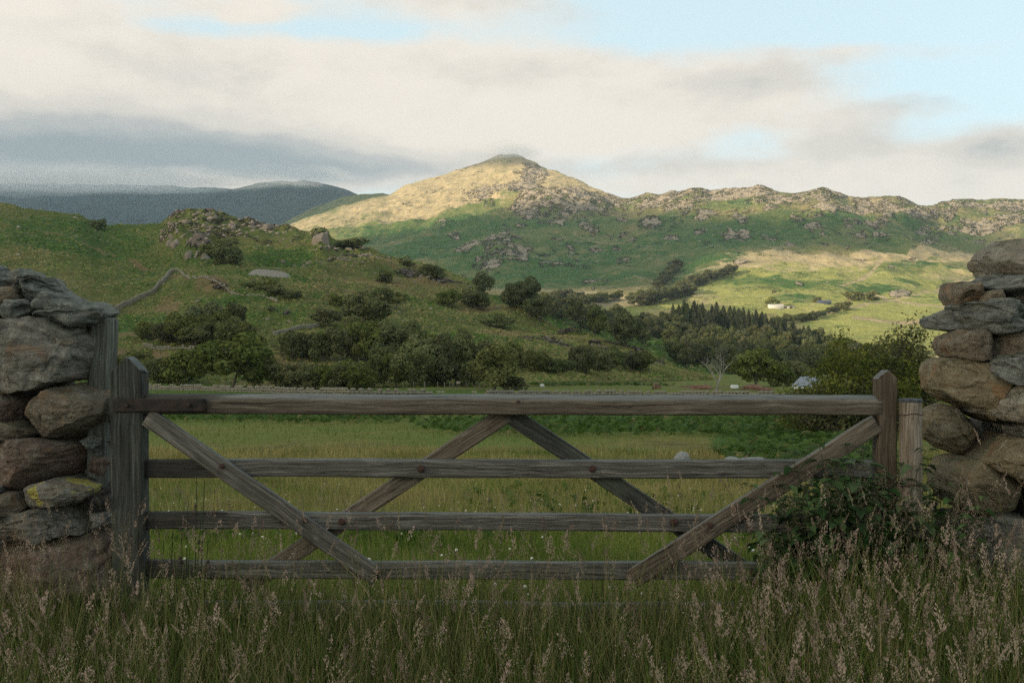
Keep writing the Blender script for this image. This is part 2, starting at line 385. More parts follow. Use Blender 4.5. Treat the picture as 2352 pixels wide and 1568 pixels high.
# --- far side of the valley: fields, fell side, main peak and the craggy ridge
fc = curve([(-600, 560), (640, 530), (650, 523), (690, 509), (740, 492), (790, 474), (850, 457), (885, 450), (905, 442), (930, 428), (970, 415), (1000, 408), (1040, 395), (1080, 382), (1110, 372), (1135, 362), (1150, 357), (1175, 355), (1200, 360), (1215, 369), (1240, 382), (1280, 397), (1320, 412), (1360, 430),
            (1400, 449), (1425, 458), (1445, 458), (1470, 450), (1490, 443), (1512, 447), (1540, 440), (1560, 443), (1590, 432), (1612, 431), (1635, 440), (1660, 436), (1690, 434), (1720, 433), (1742, 428), (1765, 434), (1790, 441), (1830, 443), (1860, 438), (1890, 430), (1920, 440), (1950, 452), (1985, 455),
            (2030, 450), (2065, 450), (2090, 460), (2112, 473), (2140, 475), (2170, 465), (2210, 457), (2260, 460), (2300, 457), (2352, 461), (2700, 470)])
BOUND = [[(1870, 733), (1960, 712), (2010, 697), (2045, 690)], [(2045, 690), (2110, 706), (2180, 722), (2240, 735), (2400, 760)], [(1960, 738), (2040, 744), (2130, 747), (2200, 762), (2245, 778)],
         [(2045, 690), (1990, 672), (1950, 690)], [(2245, 778), (2200, 800), (2150, 822)], [(2245, 778), (2400, 800)], [(2030, 600), (1990, 640), (1930, 665)], [(2352, 630), (2200, 660), (2050, 690)]]
_rs = random.Random(17)
SMALL = [(_rs.uniform(1000, 2350), _rs.triangular(478, 690, 520), _rs.uniform(7, 24), _rs.uniform(3, 8), _rs.uniform(.4, .8)) for _ in range(85)]
def far_masks(x, y, P):
    n1 = fbm(P / 260., 4); n2 = fbm(P / 90. + 3, 4); n3 = ridged(P / 55. + 8, 4)
    up = 1 - sst(y, 455, 520)
    left = 1 - sst(x, 1380, 1500)
    n5 = fbm(P / 130. + 21, 4); n6 = fbm(P / 420. + 2, 3)
    br = .16 + .35 * n1 + .55 * n5 + .55 * n6 + .68 * ells(x, y, [(1150, 560, 420, 75, .6), (1500, 560, 300, 65, .65), (1900, 545, 460, 40, .8), (2250, 540, 240, 30, .55), (1300, 650, 280, 40, .6), (2070, 622, 90, 14, .9), (1850, 655, 150, 14, .8), (1990, 665, 90, 9, .7), (1740, 650, 90, 12, .7), (1830, 695, 60, 12, .9), (2250, 632, 90, 10, .7), (2120, 650, 80, 8, .7), (1700, 480, 30, 20, .8), (1800, 520, 80, 20, .5), (1270, 480, 60, 10, .5), (1310, 445, 50, 8, .5), (900, 505, 100, 12, .35), (790, 530, 70, 9, .6)]) - np.maximum(left * up, left * (1 - sst(y - np.interp(x, [640, 850, 1000, 1200], [560, 532, 510, 466]), -14, 4))) * .5
    lit_face = left * (1 - sst(y - np.interp(x, [500, 640, 800, 850, 1000, 1100, 1180, 1400], [585, 560, 548, 532, 510, 488, 466, 465]), -14, 4))  # follows the cloud shadow line; sunlit gold goes into the colour above it
    dry = .14 + .5 * n2 - .5 * n6 + np.maximum(left * up * .55, lit_face * .75) + (1 - left) * (1 - sst(y, 470, 500)) * .35 + ells(x, y, [(1830, 608, 190, 22, 1.1), (1640, 615, 130, 8, .7), (2150, 592, 230, 10, .9), (2250, 610, 200, 12, .7), (1900, 715, 60, 16, 1.), (1780, 690, 190, 12, .6), (1650, 690, 70, 20, .5), (2080, 655, 240, 30, .45), (1380, 700, 120, 14, .7), (1780, 560, 60, 10, .6), (1560, 575, 120, 12, .4)])  # dry grass, plus the warm sunlit tone of peak and ridge
    past = ells(x, y, [(2140, 735, 300, 70, 1.), (1900, 670, 360, 70, .62), (1980, 708, 120, 32, 1.1), (1530, 703, 50, 10, 1.2), (1690, 672, 90, 22, .5), (2200, 690, 200, 26, .9)], 5)
    ln = np.zeros_like(x)
    xw, yw = warpxy(x, y, 20, 2.)
    for l in BOUND: ln = np.maximum(ln, pline(xw, yw, l, 4.2))
    dry = np.maximum(dry, ln * 1.2); past = past * (1 - ln)
    crag = ells(x, y, [(1225, 405, 32, 24, .8), (1170, 446, 75, 14, .95), (1120, 455, 60, 12, .6), (1290, 492, 120, 30, .75), (1370, 470, 90, 22, .6), (1165, 590, 65, 28, .95), (1120, 617, 38, 14, 1.), (1080, 585, 40, 9, .7), (1300, 600, 90, 22, .35), (1370, 650, 40, 14, .6),
                            (1500, 470, 70, 18, .6), (1590, 452, 60, 15, .9), (1560, 480, 60, 16, .6), (1640, 452, 35, 14, .7), (1690, 445, 50, 12, .7), (1790, 466, 60, 14, 1.), (1740, 440, 30, 10, .9), (1880, 448, 60, 14, .9), (1910, 492, 35, 9, 1.), (2010, 480, 70, 14, .8), (2050, 495, 60, 12, .9), (1860, 535, 16, 7, .9), (1980, 525, 28, 6, 1.), (2120, 500, 70, 14, .6), (2150, 540, 60, 10, .5), (2210, 475, 70, 14, .6), (2310, 478, 60, 14, .6), (2260, 530, 70, 12, .9), (2330, 520, 60, 12, .8), (1620, 508, 30, 10, .6), (2070, 675, 30, 7, .9), (1790, 675, 22, 7, .8), (1750, 668, 18, 5, .8), (1840, 660, 15, 7, .8), (2170, 668, 14, 5, .5)], 12, 22)
    hi = 1 - sst(y, 575, 600)
    rk = -.03 + hi * (.40 * n3 * (1 - .6 * left) + .22 * up * (1 - .5 * left)) + crag * (.55 + .45 * ridged(P / 30., 3) + .3 * n2) + .8 * ells(x, y, SMALL, 6, 14) + .12 * n2
    rk = np.minimum(rk, .66); br = np.minimum(br, .8)
    return dict(bracken=br, dry=dry, rock=rk, pasture=past)
def far_disp(P, t, x, y, mk):
    D = P[:, 1]; k = np.clip((D - 700) / 2200, .05, 1.3); tp = 1 - t ** 8 * .9
    Q = P * np.array([1, .7, .8])
    z = fbm(P / 520., 3) * 46 * tp * k + ridged(P / 210. + 4, 4) * 30 * tp * k + fbm(P / 70., 4) * 17 * k * (1 - .6 * t ** 8)
    r = sst(mk['rock'], .2, .75)
    z = z + r * (ridged(Q / 42., 4) * 9 + fbm(Q / 13., 3) * 3.5) * k * (1 - .4 * t ** 8)
    return z * sst(t, 0, .1)
def far_deform(x, y, D, t):
    def g(cx, cy, rx, ry): return np.exp(-((x - cx) / rx) ** 2 - ((y - cy) / ry) ** 2)
    return 28 * g(1290, 480, 120, 26) + 22 * g(1150, 590, 70, 26) - 20 * g(1560, 620, 60, 40) + 14 * g(2100, 505, 90, 18)
layer('fell', 500, 2640, 1080, 470, curve([(500, 862), (2640, 862)]), fc, curve([(500, 620), (2640, 620)]),
      curve([(500, 3300), (640, 3500), (1150, 3900), (1440, 2900), (1900, 2600), (2110, 2700), (2200, 3100), (2640, 3200)]), .73, 900, 320, far_disp, far_masks, MAT_FAR, far_deform)

# --- distant mountains under the cloud
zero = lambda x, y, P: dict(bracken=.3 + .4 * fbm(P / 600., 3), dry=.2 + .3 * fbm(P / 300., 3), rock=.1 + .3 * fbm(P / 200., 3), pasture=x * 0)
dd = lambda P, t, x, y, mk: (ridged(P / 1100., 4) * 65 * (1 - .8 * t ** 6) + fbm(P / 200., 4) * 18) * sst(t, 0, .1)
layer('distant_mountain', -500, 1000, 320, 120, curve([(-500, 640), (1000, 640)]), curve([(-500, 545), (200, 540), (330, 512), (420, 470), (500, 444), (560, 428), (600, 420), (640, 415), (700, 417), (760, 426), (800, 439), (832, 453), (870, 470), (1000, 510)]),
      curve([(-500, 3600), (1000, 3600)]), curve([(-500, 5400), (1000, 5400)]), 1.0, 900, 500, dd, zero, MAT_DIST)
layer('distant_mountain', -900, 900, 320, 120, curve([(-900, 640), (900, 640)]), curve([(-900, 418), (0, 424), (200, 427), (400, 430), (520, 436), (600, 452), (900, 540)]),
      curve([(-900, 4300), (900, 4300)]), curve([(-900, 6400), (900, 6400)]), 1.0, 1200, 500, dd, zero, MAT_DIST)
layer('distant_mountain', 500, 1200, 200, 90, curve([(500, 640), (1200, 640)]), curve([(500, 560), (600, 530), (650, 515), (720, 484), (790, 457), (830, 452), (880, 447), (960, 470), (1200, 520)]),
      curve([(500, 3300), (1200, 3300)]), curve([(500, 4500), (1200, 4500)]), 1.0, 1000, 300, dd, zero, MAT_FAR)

# ------------------------------------------------------------------ unseen sheet added as cloud, cut so chosen ground stays shaded
def lit(x, y):
    line = np.interp(x, [500, 640, 800, 850, 1000, 1100, 1180, 1250, 1330, 1450, 1600, 1750, 2000, 2200, 2352], [585, 570, 556, 540, 518, 494, 472, 466, 468, 480, 494, 500, 502, 520, 560])
    top = (y < line) & (y > 384 + .0 * x)
    low = (y > 583) & (x > 1590 + (y - 583) * .2)
    mid = (x > 1280) & (x < 1600) & (y > 668) & (y < 730)
    return top | low | mid
CZ = 1900.0
cell = 40.0
gx0, gy0, gnx, gny = -12000, -7000, 330, 300
def to_sheet(P):
    t = (CZ - P[:, 2]) / SUN_DIR.z
    return P[:, 0] + SUN_DIR.x * t, P[:, 1] + SUN_DIR.y * t
thin = np.zeros((gnx, gny)); wsum = np.zeros((gnx, gny)); lsum = np.zeros((gnx, gny))
for L in LAYERS:
    if L['name'] == 'ground': 
        sel = (L['D'] < 600)
    else: sel = np.ones_like(L['D'], bool); sel[0] = False; sel[-16:] = False
    D = L['D'][sel]; Z = L['Z'][sel]; X = ((L['x'][None, :] - CX) / F * L['D'])[sel]
    xx = np.repeat(L['x'][None], L['D'].shape[0], 0)[sel]; yy = L['YP'][sel]
    a, bb = to_sheet(np.stack([X, D, Z], -1))
    i = ((a - gx0) / cell).astype(int); j = ((bb - gy0) / cell).astype(int)
    ok = (i >= 0) & (i < gnx) & (j >= 0) & (j < gny)
    l = (lit(xx, yy) & (L['name'] == 'fell')) | ((L['name'] == 'distant_mountain') & (yy < 440))
    wt = np.where(l, 4.0, 1.0)
    np.maximum.at(thin, (i[ok], j[ok]), {'hill': .42, 'wooded_hill': .36, 'fell': .22, 'ground': .12}.get(L['name'], 0.))
    np.add.at(wsum, (i[ok], j[ok]), wt[ok]); np.add.at(lsum, (i[ok], j[ok]), (l * wt)[ok])
def blur(a, n=1):
    for _ in range(n):
        a = (a + np.roll(a, 1, 0) + np.roll(a, -1, 0)) / 3; a = (a + np.roll(a, 1, 1) + np.roll(a, -1, 1)) / 3
    return a
fr = blur(lsum / np.maximum(wsum, 1e-6) * (wsum > 0), 1) / np.maximum(blur((wsum > 0) * 1.0, 1), 1e-6)
known = blur((wsum > 0) * 1.0, 3)
ii, jj = np.meshgrid(np.arange(gnx + 1), np.arange(gny + 1), indexing='ij')
blocked = (known > .02) & (fr < .5)
bay = np.array([[0, 8, 2, 10], [12, 4, 14, 6], [3, 11, 1, 9], [15, 7, 13, 5]]) / 16.
thin = np.maximum(blur(thin, 2), .12)
blocked &= ~(np.tile(bay, (gnx // 4 + 1, gny // 4 + 1))[:gnx, :gny] < thin)  # dithered holes let a chosen share of sun through to each layer
vx = gx0 + ii * cell; vy = gy0 + jj * cell
PP = np.stack([vx, vy, vx * 0], -1).reshape(-1, 3)
jx = gnoise(PP / 70.) * 16; jy = gnoise(PP / 70. + 40) * 16
lump = fbm(PP / 400., 4) * 60
nv = (gnx + 1) * (gny + 1)
low = np.stack([PP[:, 0] + jx, PP[:, 1] + jy, np.full(nv, CZ) + lump * .1], -1)
top = low + np.stack([jx * 0, jx * 0, 8 + lump * .03], -1)
idx = np.arange(nv).reshape(gnx + 1, gny + 1)
q = []
cl = np.argwhere(blocked)
for i, j in cl:
    a, b_, c, d = idx[i, j], idx[i + 1, j], idx[i + 1, j + 1], idx[i, j + 1]
    q.append((a, d, c, b_)); q.append((a + nv, b_ + nv, c + nv, d + nv))
    for (di, dj, u, v) in ((-1, 0, a, d), (1, 0, c, b_), (0, -1, b_, a), (0, 1, d, c)):
        ni, nj = i + di, j + dj
        if not (0 <= ni < gnx and 0 <= nj < gny) or not blocked[ni, nj]: q.append((v, u, u + nv, v + nv))
m = bpy.data.materials.new('cloud'); m.use_nodes = True; m.node_tree.nodes.clear(); b = NB(m.node_tree)  # material of the added shade sheet
mx = b.n('ShaderNodeMixShader', {0: .5, 1: b.n('ShaderNodeBsdfDiffuse', {'Color': (.85, .85, .85, 1)}).outputs[0], 2: b.n('ShaderNodeBsdfTranslucent', {'Color': (.6, .6, .6, 1)}).outputs[0]})
b.n('ShaderNodeOutputMaterial', {0: mx.outputs[0]})
tag(obj('shade_sheet', mesh_np('shade_sheet', np.concatenate([low, top]), np.array(q)), m), kind='stuff', label='unseen grey sheet behind the viewer, shaped to shade the valley like cloud', cat='cloud')

# ------------------------------------------------------------------ wood and stone
def gridbox(nx, ny, nz):
    """closed box surface of unit size centred on 0, shared vertices"""
    d, V, Q = {}, [], []
    def vid(i, j, k):
        key = (i, j, k)
        if key not in d: d[key] = len(V); V.append((i / nx - .5, j / ny - .5, k / nz - .5))
        return d[key]
    for i in range(nx):
        for j in range(ny):
            Q.append([vid(i, j, 0), vid(i, j + 1, 0), vid(i + 1, j + 1, 0), vid(i + 1, j, 0)]); Q.append([vid(i, j, nz), vid(i + 1, j, nz), vid(i + 1, j + 1, nz), vid(i, j + 1, nz)])
    for i in range(nx):
        for k in range(nz):
            Q.append([vid(i, 0, k), vid(i + 1, 0, k), vid(i + 1, 0, k + 1), vid(i, 0, k + 1)]); Q.append([vid(i, ny, k), vid(i, ny, k + 1), vid(i + 1, ny, k + 1), vid(i + 1, ny, k)])
    for j in range(ny):
        for k in range(nz):
            Q.append([vid(0, j, k), vid(0, j, k + 1), vid(0, j + 1, k + 1), vid(0, j + 1, k)]); Q.append([vid(nx, j, k), vid(nx, j + 1, k), vid(nx, j + 1, k + 1), vid(nx, j, k + 1)])
    return np.array(V), np.array(Q)

def wood_mat(name, dark, mid, light, green=.25, streak=1.0, dark_end=False):
    m = bpy.data.materials.new(name); m.use_nodes = True; m.node_tree.nodes.clear(); b = NB(m.node_tree)
    tcn = b.n('ShaderNodeTexCoord').outputs['Object']; inf = b.n('ShaderNodeObjectInfo')
    p = b.v('ADD', tcn, b.scale(b.n('ShaderNodeCombineXYZ', {0: inf.outputs['Random'], 1: inf.outputs['Random'], 2: inf.outputs['Random']}).outputs[0], 37.))
    wv = b.v('ADD', p, b.scale(b.v('SUBTRACT', b.noise(p, 3.5, 2, .5, col=True), (.5, .5, .5)), .035))
    g = b.v('MULTIPLY', wv, (2.6, 120, 120)); gf = b.v('MULTIPLY', wv, (9, 380, 380))
    n1 = b.noise(g, 1, 6, .66, .25); n2 = b.noise(gf, 1, 4, .6); nb = b.noise(p, 3.2, 5, .6); ng = b.noise(p, 9, 5, .7)
    nbs = b.noise(b.v('MULTIPLY', p, (1.0, 6, 6)), 2.0, 4, .6)
    c = b.mix(b.step(n1, .30, .56), dark, mid); c = b.mix(b.m('MULTIPLY', b.step(n1, .5, .72), .9), c, light)
    c = b.mix(b.m('MULTIPLY', b.step(n2, .5, .78), .65), c, dark)
    c = b.mix(b.m('MULTIPLY', b.step(nbs, .5, .72), .4), c, dark)
    c = b.mix(b.m('MULTIPLY', b.step(nb, .5, .70), green), c, (.115, .13, .09))
    crack = b.m('MULTIPLY', b.step(n1, .36, .31), b.step(nb, .42, .6))
    c = b.mix(b.m('MULTIPLY', crack, .85), c, (.008, .007, .006))
    spk = b.step(ng, .70, .76); c = b.mix(b.m('MULTIPLY', spk, .5), c, (.30, .32, .27))
    up = b.step(b.n('ShaderNodeSeparateXYZ', {0: b.n('ShaderNodeNewGeometry').outputs['Normal']}).outputs[2], .35, .9)
    c = b.mix(b.m('MULTIPLY', up, .6), c, b.mix(n1, (.10, .12, .125), (.26, .29, .29)))
    if dark_end:     # darker end of the rails by the heel of the gate
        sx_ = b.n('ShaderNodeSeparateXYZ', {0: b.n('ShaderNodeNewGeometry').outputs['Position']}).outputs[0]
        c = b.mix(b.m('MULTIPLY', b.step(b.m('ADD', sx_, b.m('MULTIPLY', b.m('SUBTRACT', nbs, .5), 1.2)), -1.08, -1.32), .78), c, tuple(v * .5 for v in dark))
    h = b.m('ADD', b.m('MULTIPLY', n1, 1.0), b.m('MULTIPLY', n2, .35)); h = b.m('SUBTRACT', h, b.m('MULTIPLY', crack, .7))
    bs = b.n('ShaderNodeBsdfPrincipled', {'Base Color': c, 'Roughness': .88, 'Normal': b.bump(h, 1.0 * streak, .006)}); bs.inputs['Specular IOR Level'].default_value = .2
    b.n('ShaderNodeOutputMaterial', {0: bs.outputs[0]})
    return m
WOOD = wood_mat('weathered_oak', (.040, .037, .031), (.120, .113, .097), (.28, .265, .23), .15)
WOODH = wood_mat('head_stile_oak', (.038, .028, .019), (.095, .072, .050), (.19, .155, .115), .2)
WOODG = wood_mat('lichened_post', (.045, .045, .038), (.12, .125, .105), (.27, .28, .25), .5)
WOODR = wood_mat('rail_oak', (.038, .036, .031), (.120, .115, .100), (.29, .28, .25), .15, dark_end=True)
WOODT = wood_mat('top_rail_oak', (.050, .039, .028), (.130, .108, .082), (.26, .225, .18), .15, dark_end=True)
WOODB = wood_mat('weathered_brown', (.050, .039, .028), (.145, .118, .088), (.28, .235, .185), .15)
WOODD = wood_mat('dark_damp_wood', (.018, .019, .017), (.050, .052, .046), (.125, .13, .118), .35)
POSTM = wood_mat('pale_post', (.06, .047, .033), (.235, .195, .15), (.42, .37, .30), .05)

def simple_mat(name, c1, c2, sc=8, rough=.8, metal=0., bump=.3, bd=.01, det=5):
    m = bpy.data.materials.new(name); m.use_nodes = True; m.node_tree.nodes.clear(); b = NB(m.node_tree)
    p = b.n('ShaderNodeTexCoord').outputs['Object']; n1 = b.noise(p, sc, det, .65)
    bs = b.n('ShaderNodeBsdfPrincipled', {'Base Color': b.mix(b.step(n1, .35, .65), c1, c2), 'Roughness': rough, 'Metallic': metal, 'Normal': b.bump(n1, bump, bd)})
    b.n('ShaderNodeOutputMaterial', {0: bs.outputs[0]}); return m
RUST = simple_mat('rusty_iron', (.028, .015, .011), (.080, .036, .024), 60, .8, .2, .8, .003)
IRON = simple_mat('dark_iron', (.012, .011, .010), (.035, .022, .016), 30, .65, .4, .5, .002)

def pt(x, y, D): return Vector(((x - CX) / F * D, D, CAMZ - (y - CY) / F * D))

def beam(name, p0, p1, h, t, mat, parent, seed=0, chamf=.18, cham_top=None, pointed=0, roundp=False, wobble=.0035, n=None, cap=None):
    """timber from p0 to p1 (centre line), h = width across the view, t = thickness in depth"""
    L = (p1 - p0).length; n = n or max(24, int(L / .035))
    V, Q = gridbox(n, 6, 10)
    X, T, H = V[:, 0] * L, V[:, 1].copy(), V[:, 2].copy()
    if roundp:
        a = np.maximum(np.abs(T), np.abs(H)) * 2; r = np.hypot(T, H) + 1e-9
        T, H = T / r * a * .5, H / r * a * .5
    else:
        e = chamf * .5     # round the long edges
        aT, aH = np.abs(T) * 2, np.abs(H) * 2
        over = np.clip(aT + aH - (2 - e * 2), 0, None) * .5
        T = np.sign(T) * (aT - over) / 2; H = np.sign(H) * (aH - over) / 2
    if cham_top:        # worn upper front edge
        k = np.clip((H - .22) / .28, 0, 1) * (T < -.1); T = T + k * cham_top
    P = np.stack([X * 2.0, T * t * 20, H * h * 20], -1) + seed * 7.1
    T = T * t + fbm(P, 3) * wobble * 1.2; H = H * h + fbm(P + 50, 3) * wobble
    S = np.stack([X * 1.3, X * 0, X * 0], -1) + seed * 3.3
    H = H + gnoise(S) * wobble * 1.5
    if pointed:
        lim = L / 2 - np.abs(H) * pointed; X = np.minimum(X, lim) + (X > lim) * 0
    me = mesh_np(name, np.stack([X, T, H], -1), Q)
    o = obj(name, me, mat)
    ax = (p1 - p0).normalized(); yv = Vector((0, 1, 0)); zv = ax.cross(yv).normalized(); yv = zv.cross(ax)
    M = Matrix((ax, yv, zv)).transposed().to_4x4(); M.translation = (p0 + p1) / 2
    if parent is not None:
        o.parent = parent; M = Matrix.Translation(-parent.location) @ M
    o.matrix_local = M
    mod = o.modifiers.new('e', 'EDGE_SPLIT') if False else None
    return o

def bolt(name, p, r, mat, parent, th=.012):
    bm = bmesh.new(); k = 10
    prof = [(r, 0), (r * 1.02, th * .4), (r * .8, th), (r * .25, th * 1.1)]
    rings = [[bm.verts.new((a * math.cos(2 * PI * i / k), -z, a * math.sin(2 * PI * i / k))) for i in range(k)] for a, z in prof]
    for A, C in zip(rings[:-1], rings[1:]):
        for i in range(k): bm.faces.new((A[i], A[(i + 1) % k], C[(i + 1) % k], C[i]))
    bm.faces.new(rings[-1]); me = bpy.data.meshes.new(name); bm.to_mesh(me); bm.free()
    o = obj(name, me, mat, parent, Vector(p) - parent.location); return o

# ------------------------------------------------------------------ the gate
GD = 4.2
gate = empty('field_gate', pt(1176, 1557, GD), 'weathered grey five bar timber gate closed across the opening between the stone walls', 'gate')
def W2(x, y, dD=0.): return pt(x, y, GD + dD)
s_ = GD / F
RAILS = [(333, 927.5, 2019, 930.5, 45), (334, 1073.5, 2012, 1077.5, 42), (334, 1194, 2012, 1201.5, 40), (334, 1306, 2012, 1311, 41), (334, 1398, 2012, 1403, 38)]
for i, (x0, y0, x1, y1, h) in enumerate(RAILS):
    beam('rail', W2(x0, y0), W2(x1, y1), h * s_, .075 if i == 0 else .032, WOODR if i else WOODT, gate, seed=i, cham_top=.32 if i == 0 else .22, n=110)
o_ = beam('heel_stile', W2(299, 1557), W2(299, 817), 76 * s_, .085, WOODD, gate, 11, .12, pointed=1.05, n=90); o_['label'] = 'dark damp heel stile with pointed top'
o_ = beam('head_stile', W2(2033, 1557), W2(2033, 849), 46 * s_, .075, WOODH, gate, 12, .2, pointed=.9, n=90); o_['label'] = 'brown head stile with worn pointed top'
# braces: the outer pair nailed on the front, the inner pair behind the rails
beam('brace', W2(338, 958, -.030), W2(868, 1325, -.030), 43 * s_, .028, WOOD, gate, 21)
beam('brace', W2(2012, 972, -.031), W2(1452, 1328, -.031), 45 * s_, .028, WOODB, gate, 22)
beam('brace', W2(1166, 950, .032), W2(560, 1344, .032), 41 * s_, .028, WOODB, gate, 23)
beam('brace', W2(1169, 950, .035), W2(1745, 1330, .035), 41 * s_, .028, WOODD, gate, 24)
for (x, y, r, dd) in [(967, 1076, 8.5, -.017), (1361, 1076, 8.5, -.017), (786, 1197, 8.5, -.017), (1548, 1199, 9, -.017), (510, 1070, 6, -.045), (701, 1194, 6, -.045), (1632, 1206, 6, -.046), (1727, 1313, 7, -.017), (870, 1312, 6, -.045), (1190, 921, 3, -.037)]:
    bolt('bolt', W2(x, y, dd), r * s_, RUST, gate)
hb_ = beam('hinge_strap', W2(262, 931, -.046), W2(472, 930, -.046), 30 * s_, .010, IRON, gate, 31, .1, n=20, wobble=.001)
bolt('bolt', W2(434, 929, -.052), 6 * s_, IRON, hb_.parent)
bolt('bolt', W2(292, 931, -.052), 5 * s_, IRON, gate)
# ------------------------------------------------------------------ posts
t_ = empty('gatepost', pt(238, 1540, 4.33), 'tall rough dark gatepost jammed against the end of the stone wall', 'post')
beam('post', pt(238, 1560, 4.33), pt(238, 730, 4.33), 48 * 4.33 / F, .12, WOODG, t_, 41, .3, wobble=.012, n=100)
t_ = empty('fence_post', pt(2090, 1540, 4.16), 'pale round fence post with flat dark top between the gate and the stone pile', 'post')
beam('post', pt(2089, 1560, 4.16), pt(2091, 921, 4.16), 51 * 4.16 / F, 51 * 4.16 / F, POSTM, t_, 42, roundp=True, wobble=.006, n=80)
k = 40; cxp = pt(2091, 921, 4.16) - t_.location
bm = bmesh.new(); r_ = 26 * 4.16 / F; rings = []
for (rr, zz) in ((r_, -.004), (r_ * 1.02, .006), (r_ * .9, .011), (r_ * .3, .010)):
    rings.append([bm.verts.new((rr * math.cos(2 * PI * i / k) * (1 + .02 * math.sin(5 * i)), rr * math.sin(2 * PI * i / k), zz)) for i in range(k)])
for A, C in zip(rings[:-1], rings[1:]):
    for i in range(k): bm.faces.new((A[i], A[(i + 1) % k], C[(i + 1) % k], C[i]))
bm.faces.new(rings[-1]); me = bpy.data.meshes.new('end_grain'); bm.to_mesh(me); bm.free()
obj('end_grain', me, simple_mat('end_grain', (.03, .035, .04), (.075, .085, .09), 40, .9), t_, cxp)
def tube(name, pts, radii, mat, parent=None, k=6, smooth=True):
    V, Q = tube_np(pts, radii, k); me = mesh_np(name, V, Q, smooth); o = obj(name, me, mat, parent)
    return o
def tube_np(pts, radii, k=6):
    pts = [Vector(p) for p in pts]; V, Q = [], []
    for i, p in enumerate(pts):
        d = (pts[min(i + 1, len(pts) - 1)] - pts[max(i - 1, 0)]).normalized()
        u = d.cross(Vector((0, 0, 1))) if abs(d.z) < .9 else d.cross(Vector((0, 1, 0)))
        u.normalize(); v = d.cross(u)
        for j in range(k):
            a = 2 * PI * j / k; q_ = p + (u * math.cos(a) + v * math.sin(a)) * radii[i]; V.append((q_.x, q_.y, q_.z))
    for i in range(len(pts) - 1):
        for j in range(k): Q.append((i * k + j, i * k + (j + 1) % k, (i + 1) * k + (j + 1) % k, (i + 1) * k + j))
    return np.array(V), np.array(Q)
for yy in (950, 1112):
    ring = []
    for i in range(25):
        a = 2 * PI * i / 24; ring.append(Vector((math.cos(a) * r_ * 1.03, math.sin(a) * r_ * 1.03, .004 * math.sin(3 * a))) + pt(2090, yy, 4.16) - t_.location)
    tube('wire', ring, [.0016 if yy < 1000 else .003] * 25, RUST, t_, 5)

# ------------------------------------------------------------------ dry stone walls at either side of the gate
def stone_mat(name, cols, lichen=(.42, .44, .38), lam=.35, yellow=0., orange=.25, strata=1.0):
    cols = [tuple(v * 1.3 for v in c_) for c_ in cols]
    m = bpy.data.materials.new(name); m.use_nodes = True; m.node_tree.nodes.clear(); b = NB(m.node_tree)
    inf = b.n('ShaderNodeObjectInfo').outputs['Random']
    p = b.v('ADD', b.n('ShaderNodeTexCoord').outputs['Object'], b.scale(b.n('ShaderNodeCombineXYZ', {0: inf, 1: inf, 2: inf}).outputs[0], 53.))
    n0 = b.noise(p, 5, 5, .6); n1 = b.noise(p, 16, 7, .68); n2 = b.noise(p, 70, 5, .7)
    st = b.noise(b.v('MULTIPLY', b.v('ADD', p, b.scale(b.noise(p, 4, 3, .5, col=True), .12)), (5, 5, 42)), 1, 5, .62)
    c = b.mix(b.step(n0, .35, .65), cols[0], cols[1]); c = b.mix(b.m('MULTIPLY', b.step(n1, .42, .70), .8), c, cols[2])
    c = b.mix(b.m('MULTIPLY', b.step(b.noise(p, 7.7, 5, .6, .4), .56, .68), orange), c, (.26, .135, .055))
    c = b.mix(b.m('MULTIPLY', b.step(st, .52, .36), .55 * strata), c, tuple(v * .38 for v in cols[0]))
    lc = b.step(b.noise(p, 13, 8, .75, .1), .57, .62); c = b.mix(b.m('MULTIPLY', lc, lam), c, lichen)
    dk_ = b.step(b.noise(p, 28, 6, .75), .56, .64); c = b.mix(b.m('MULTIPLY', dk_, .6), c, tuple(v * .35 for v in cols[0]))
    ls = b.step(n2, .60, .70); c = b.mix(b.m('MULTIPLY', ls, .65), c, (.36, .36, .32))
    if yellow:
        yl = b.step(b.noise(p, 9., 5, .55, .1), .53, .58); c = b.mix(b.m('MULTIPLY', yl, yellow), c, (.38, .34, .07))
    up = b.step(b.n('ShaderNodeSeparateXYZ', {0: b.n('ShaderNodeNewGeometry').outputs['Normal']}).outputs[2], .3, .9)
    c = b.mix(b.m('MULTIPLY', b.m('MULTIPLY', up, b.step(n0, .40, .6)), .45), c, (.09, .10, .05))
    crk = b.n('ShaderNodeTexVoronoi', {'Vector': b.v('ADD', b.v('MULTIPLY', p, (1, 1, 2.4)), b.scale(b.noise(p, 6, 6, .75, col=True), .8)), 'Scale': 3.4}, feature='DISTANCE_TO_EDGE').outputs[0]
    cr_ = b.step(crk, .016, .0); cr_ = b.m('MULTIPLY', cr_, b.step(n0, .50, .58))
    c = b.mix(b.m('MULTIPLY', cr_, .45), c, (.02, .018, .015))
    h = b.m('ADD', b.m('MULTIPLY', n1, .8), b.m('ADD', b.m('MULTIPLY', n2, .22), b.m('MULTIPLY', st, .45 * strata)))
    h = b.m('SUBTRACT', h, b.m('MULTIPLY', cr_, .5))
    bs = b.n('ShaderNodeBsdfPrincipled', {'Base Color': c, 'Roughness': .9, 'Normal': b.bump(h, 1.0, .042)}); bs.inputs['Specular IOR Level'].default_value = .25
    b.n('ShaderNodeOutputMaterial', {0: bs.outputs[0]}); return m
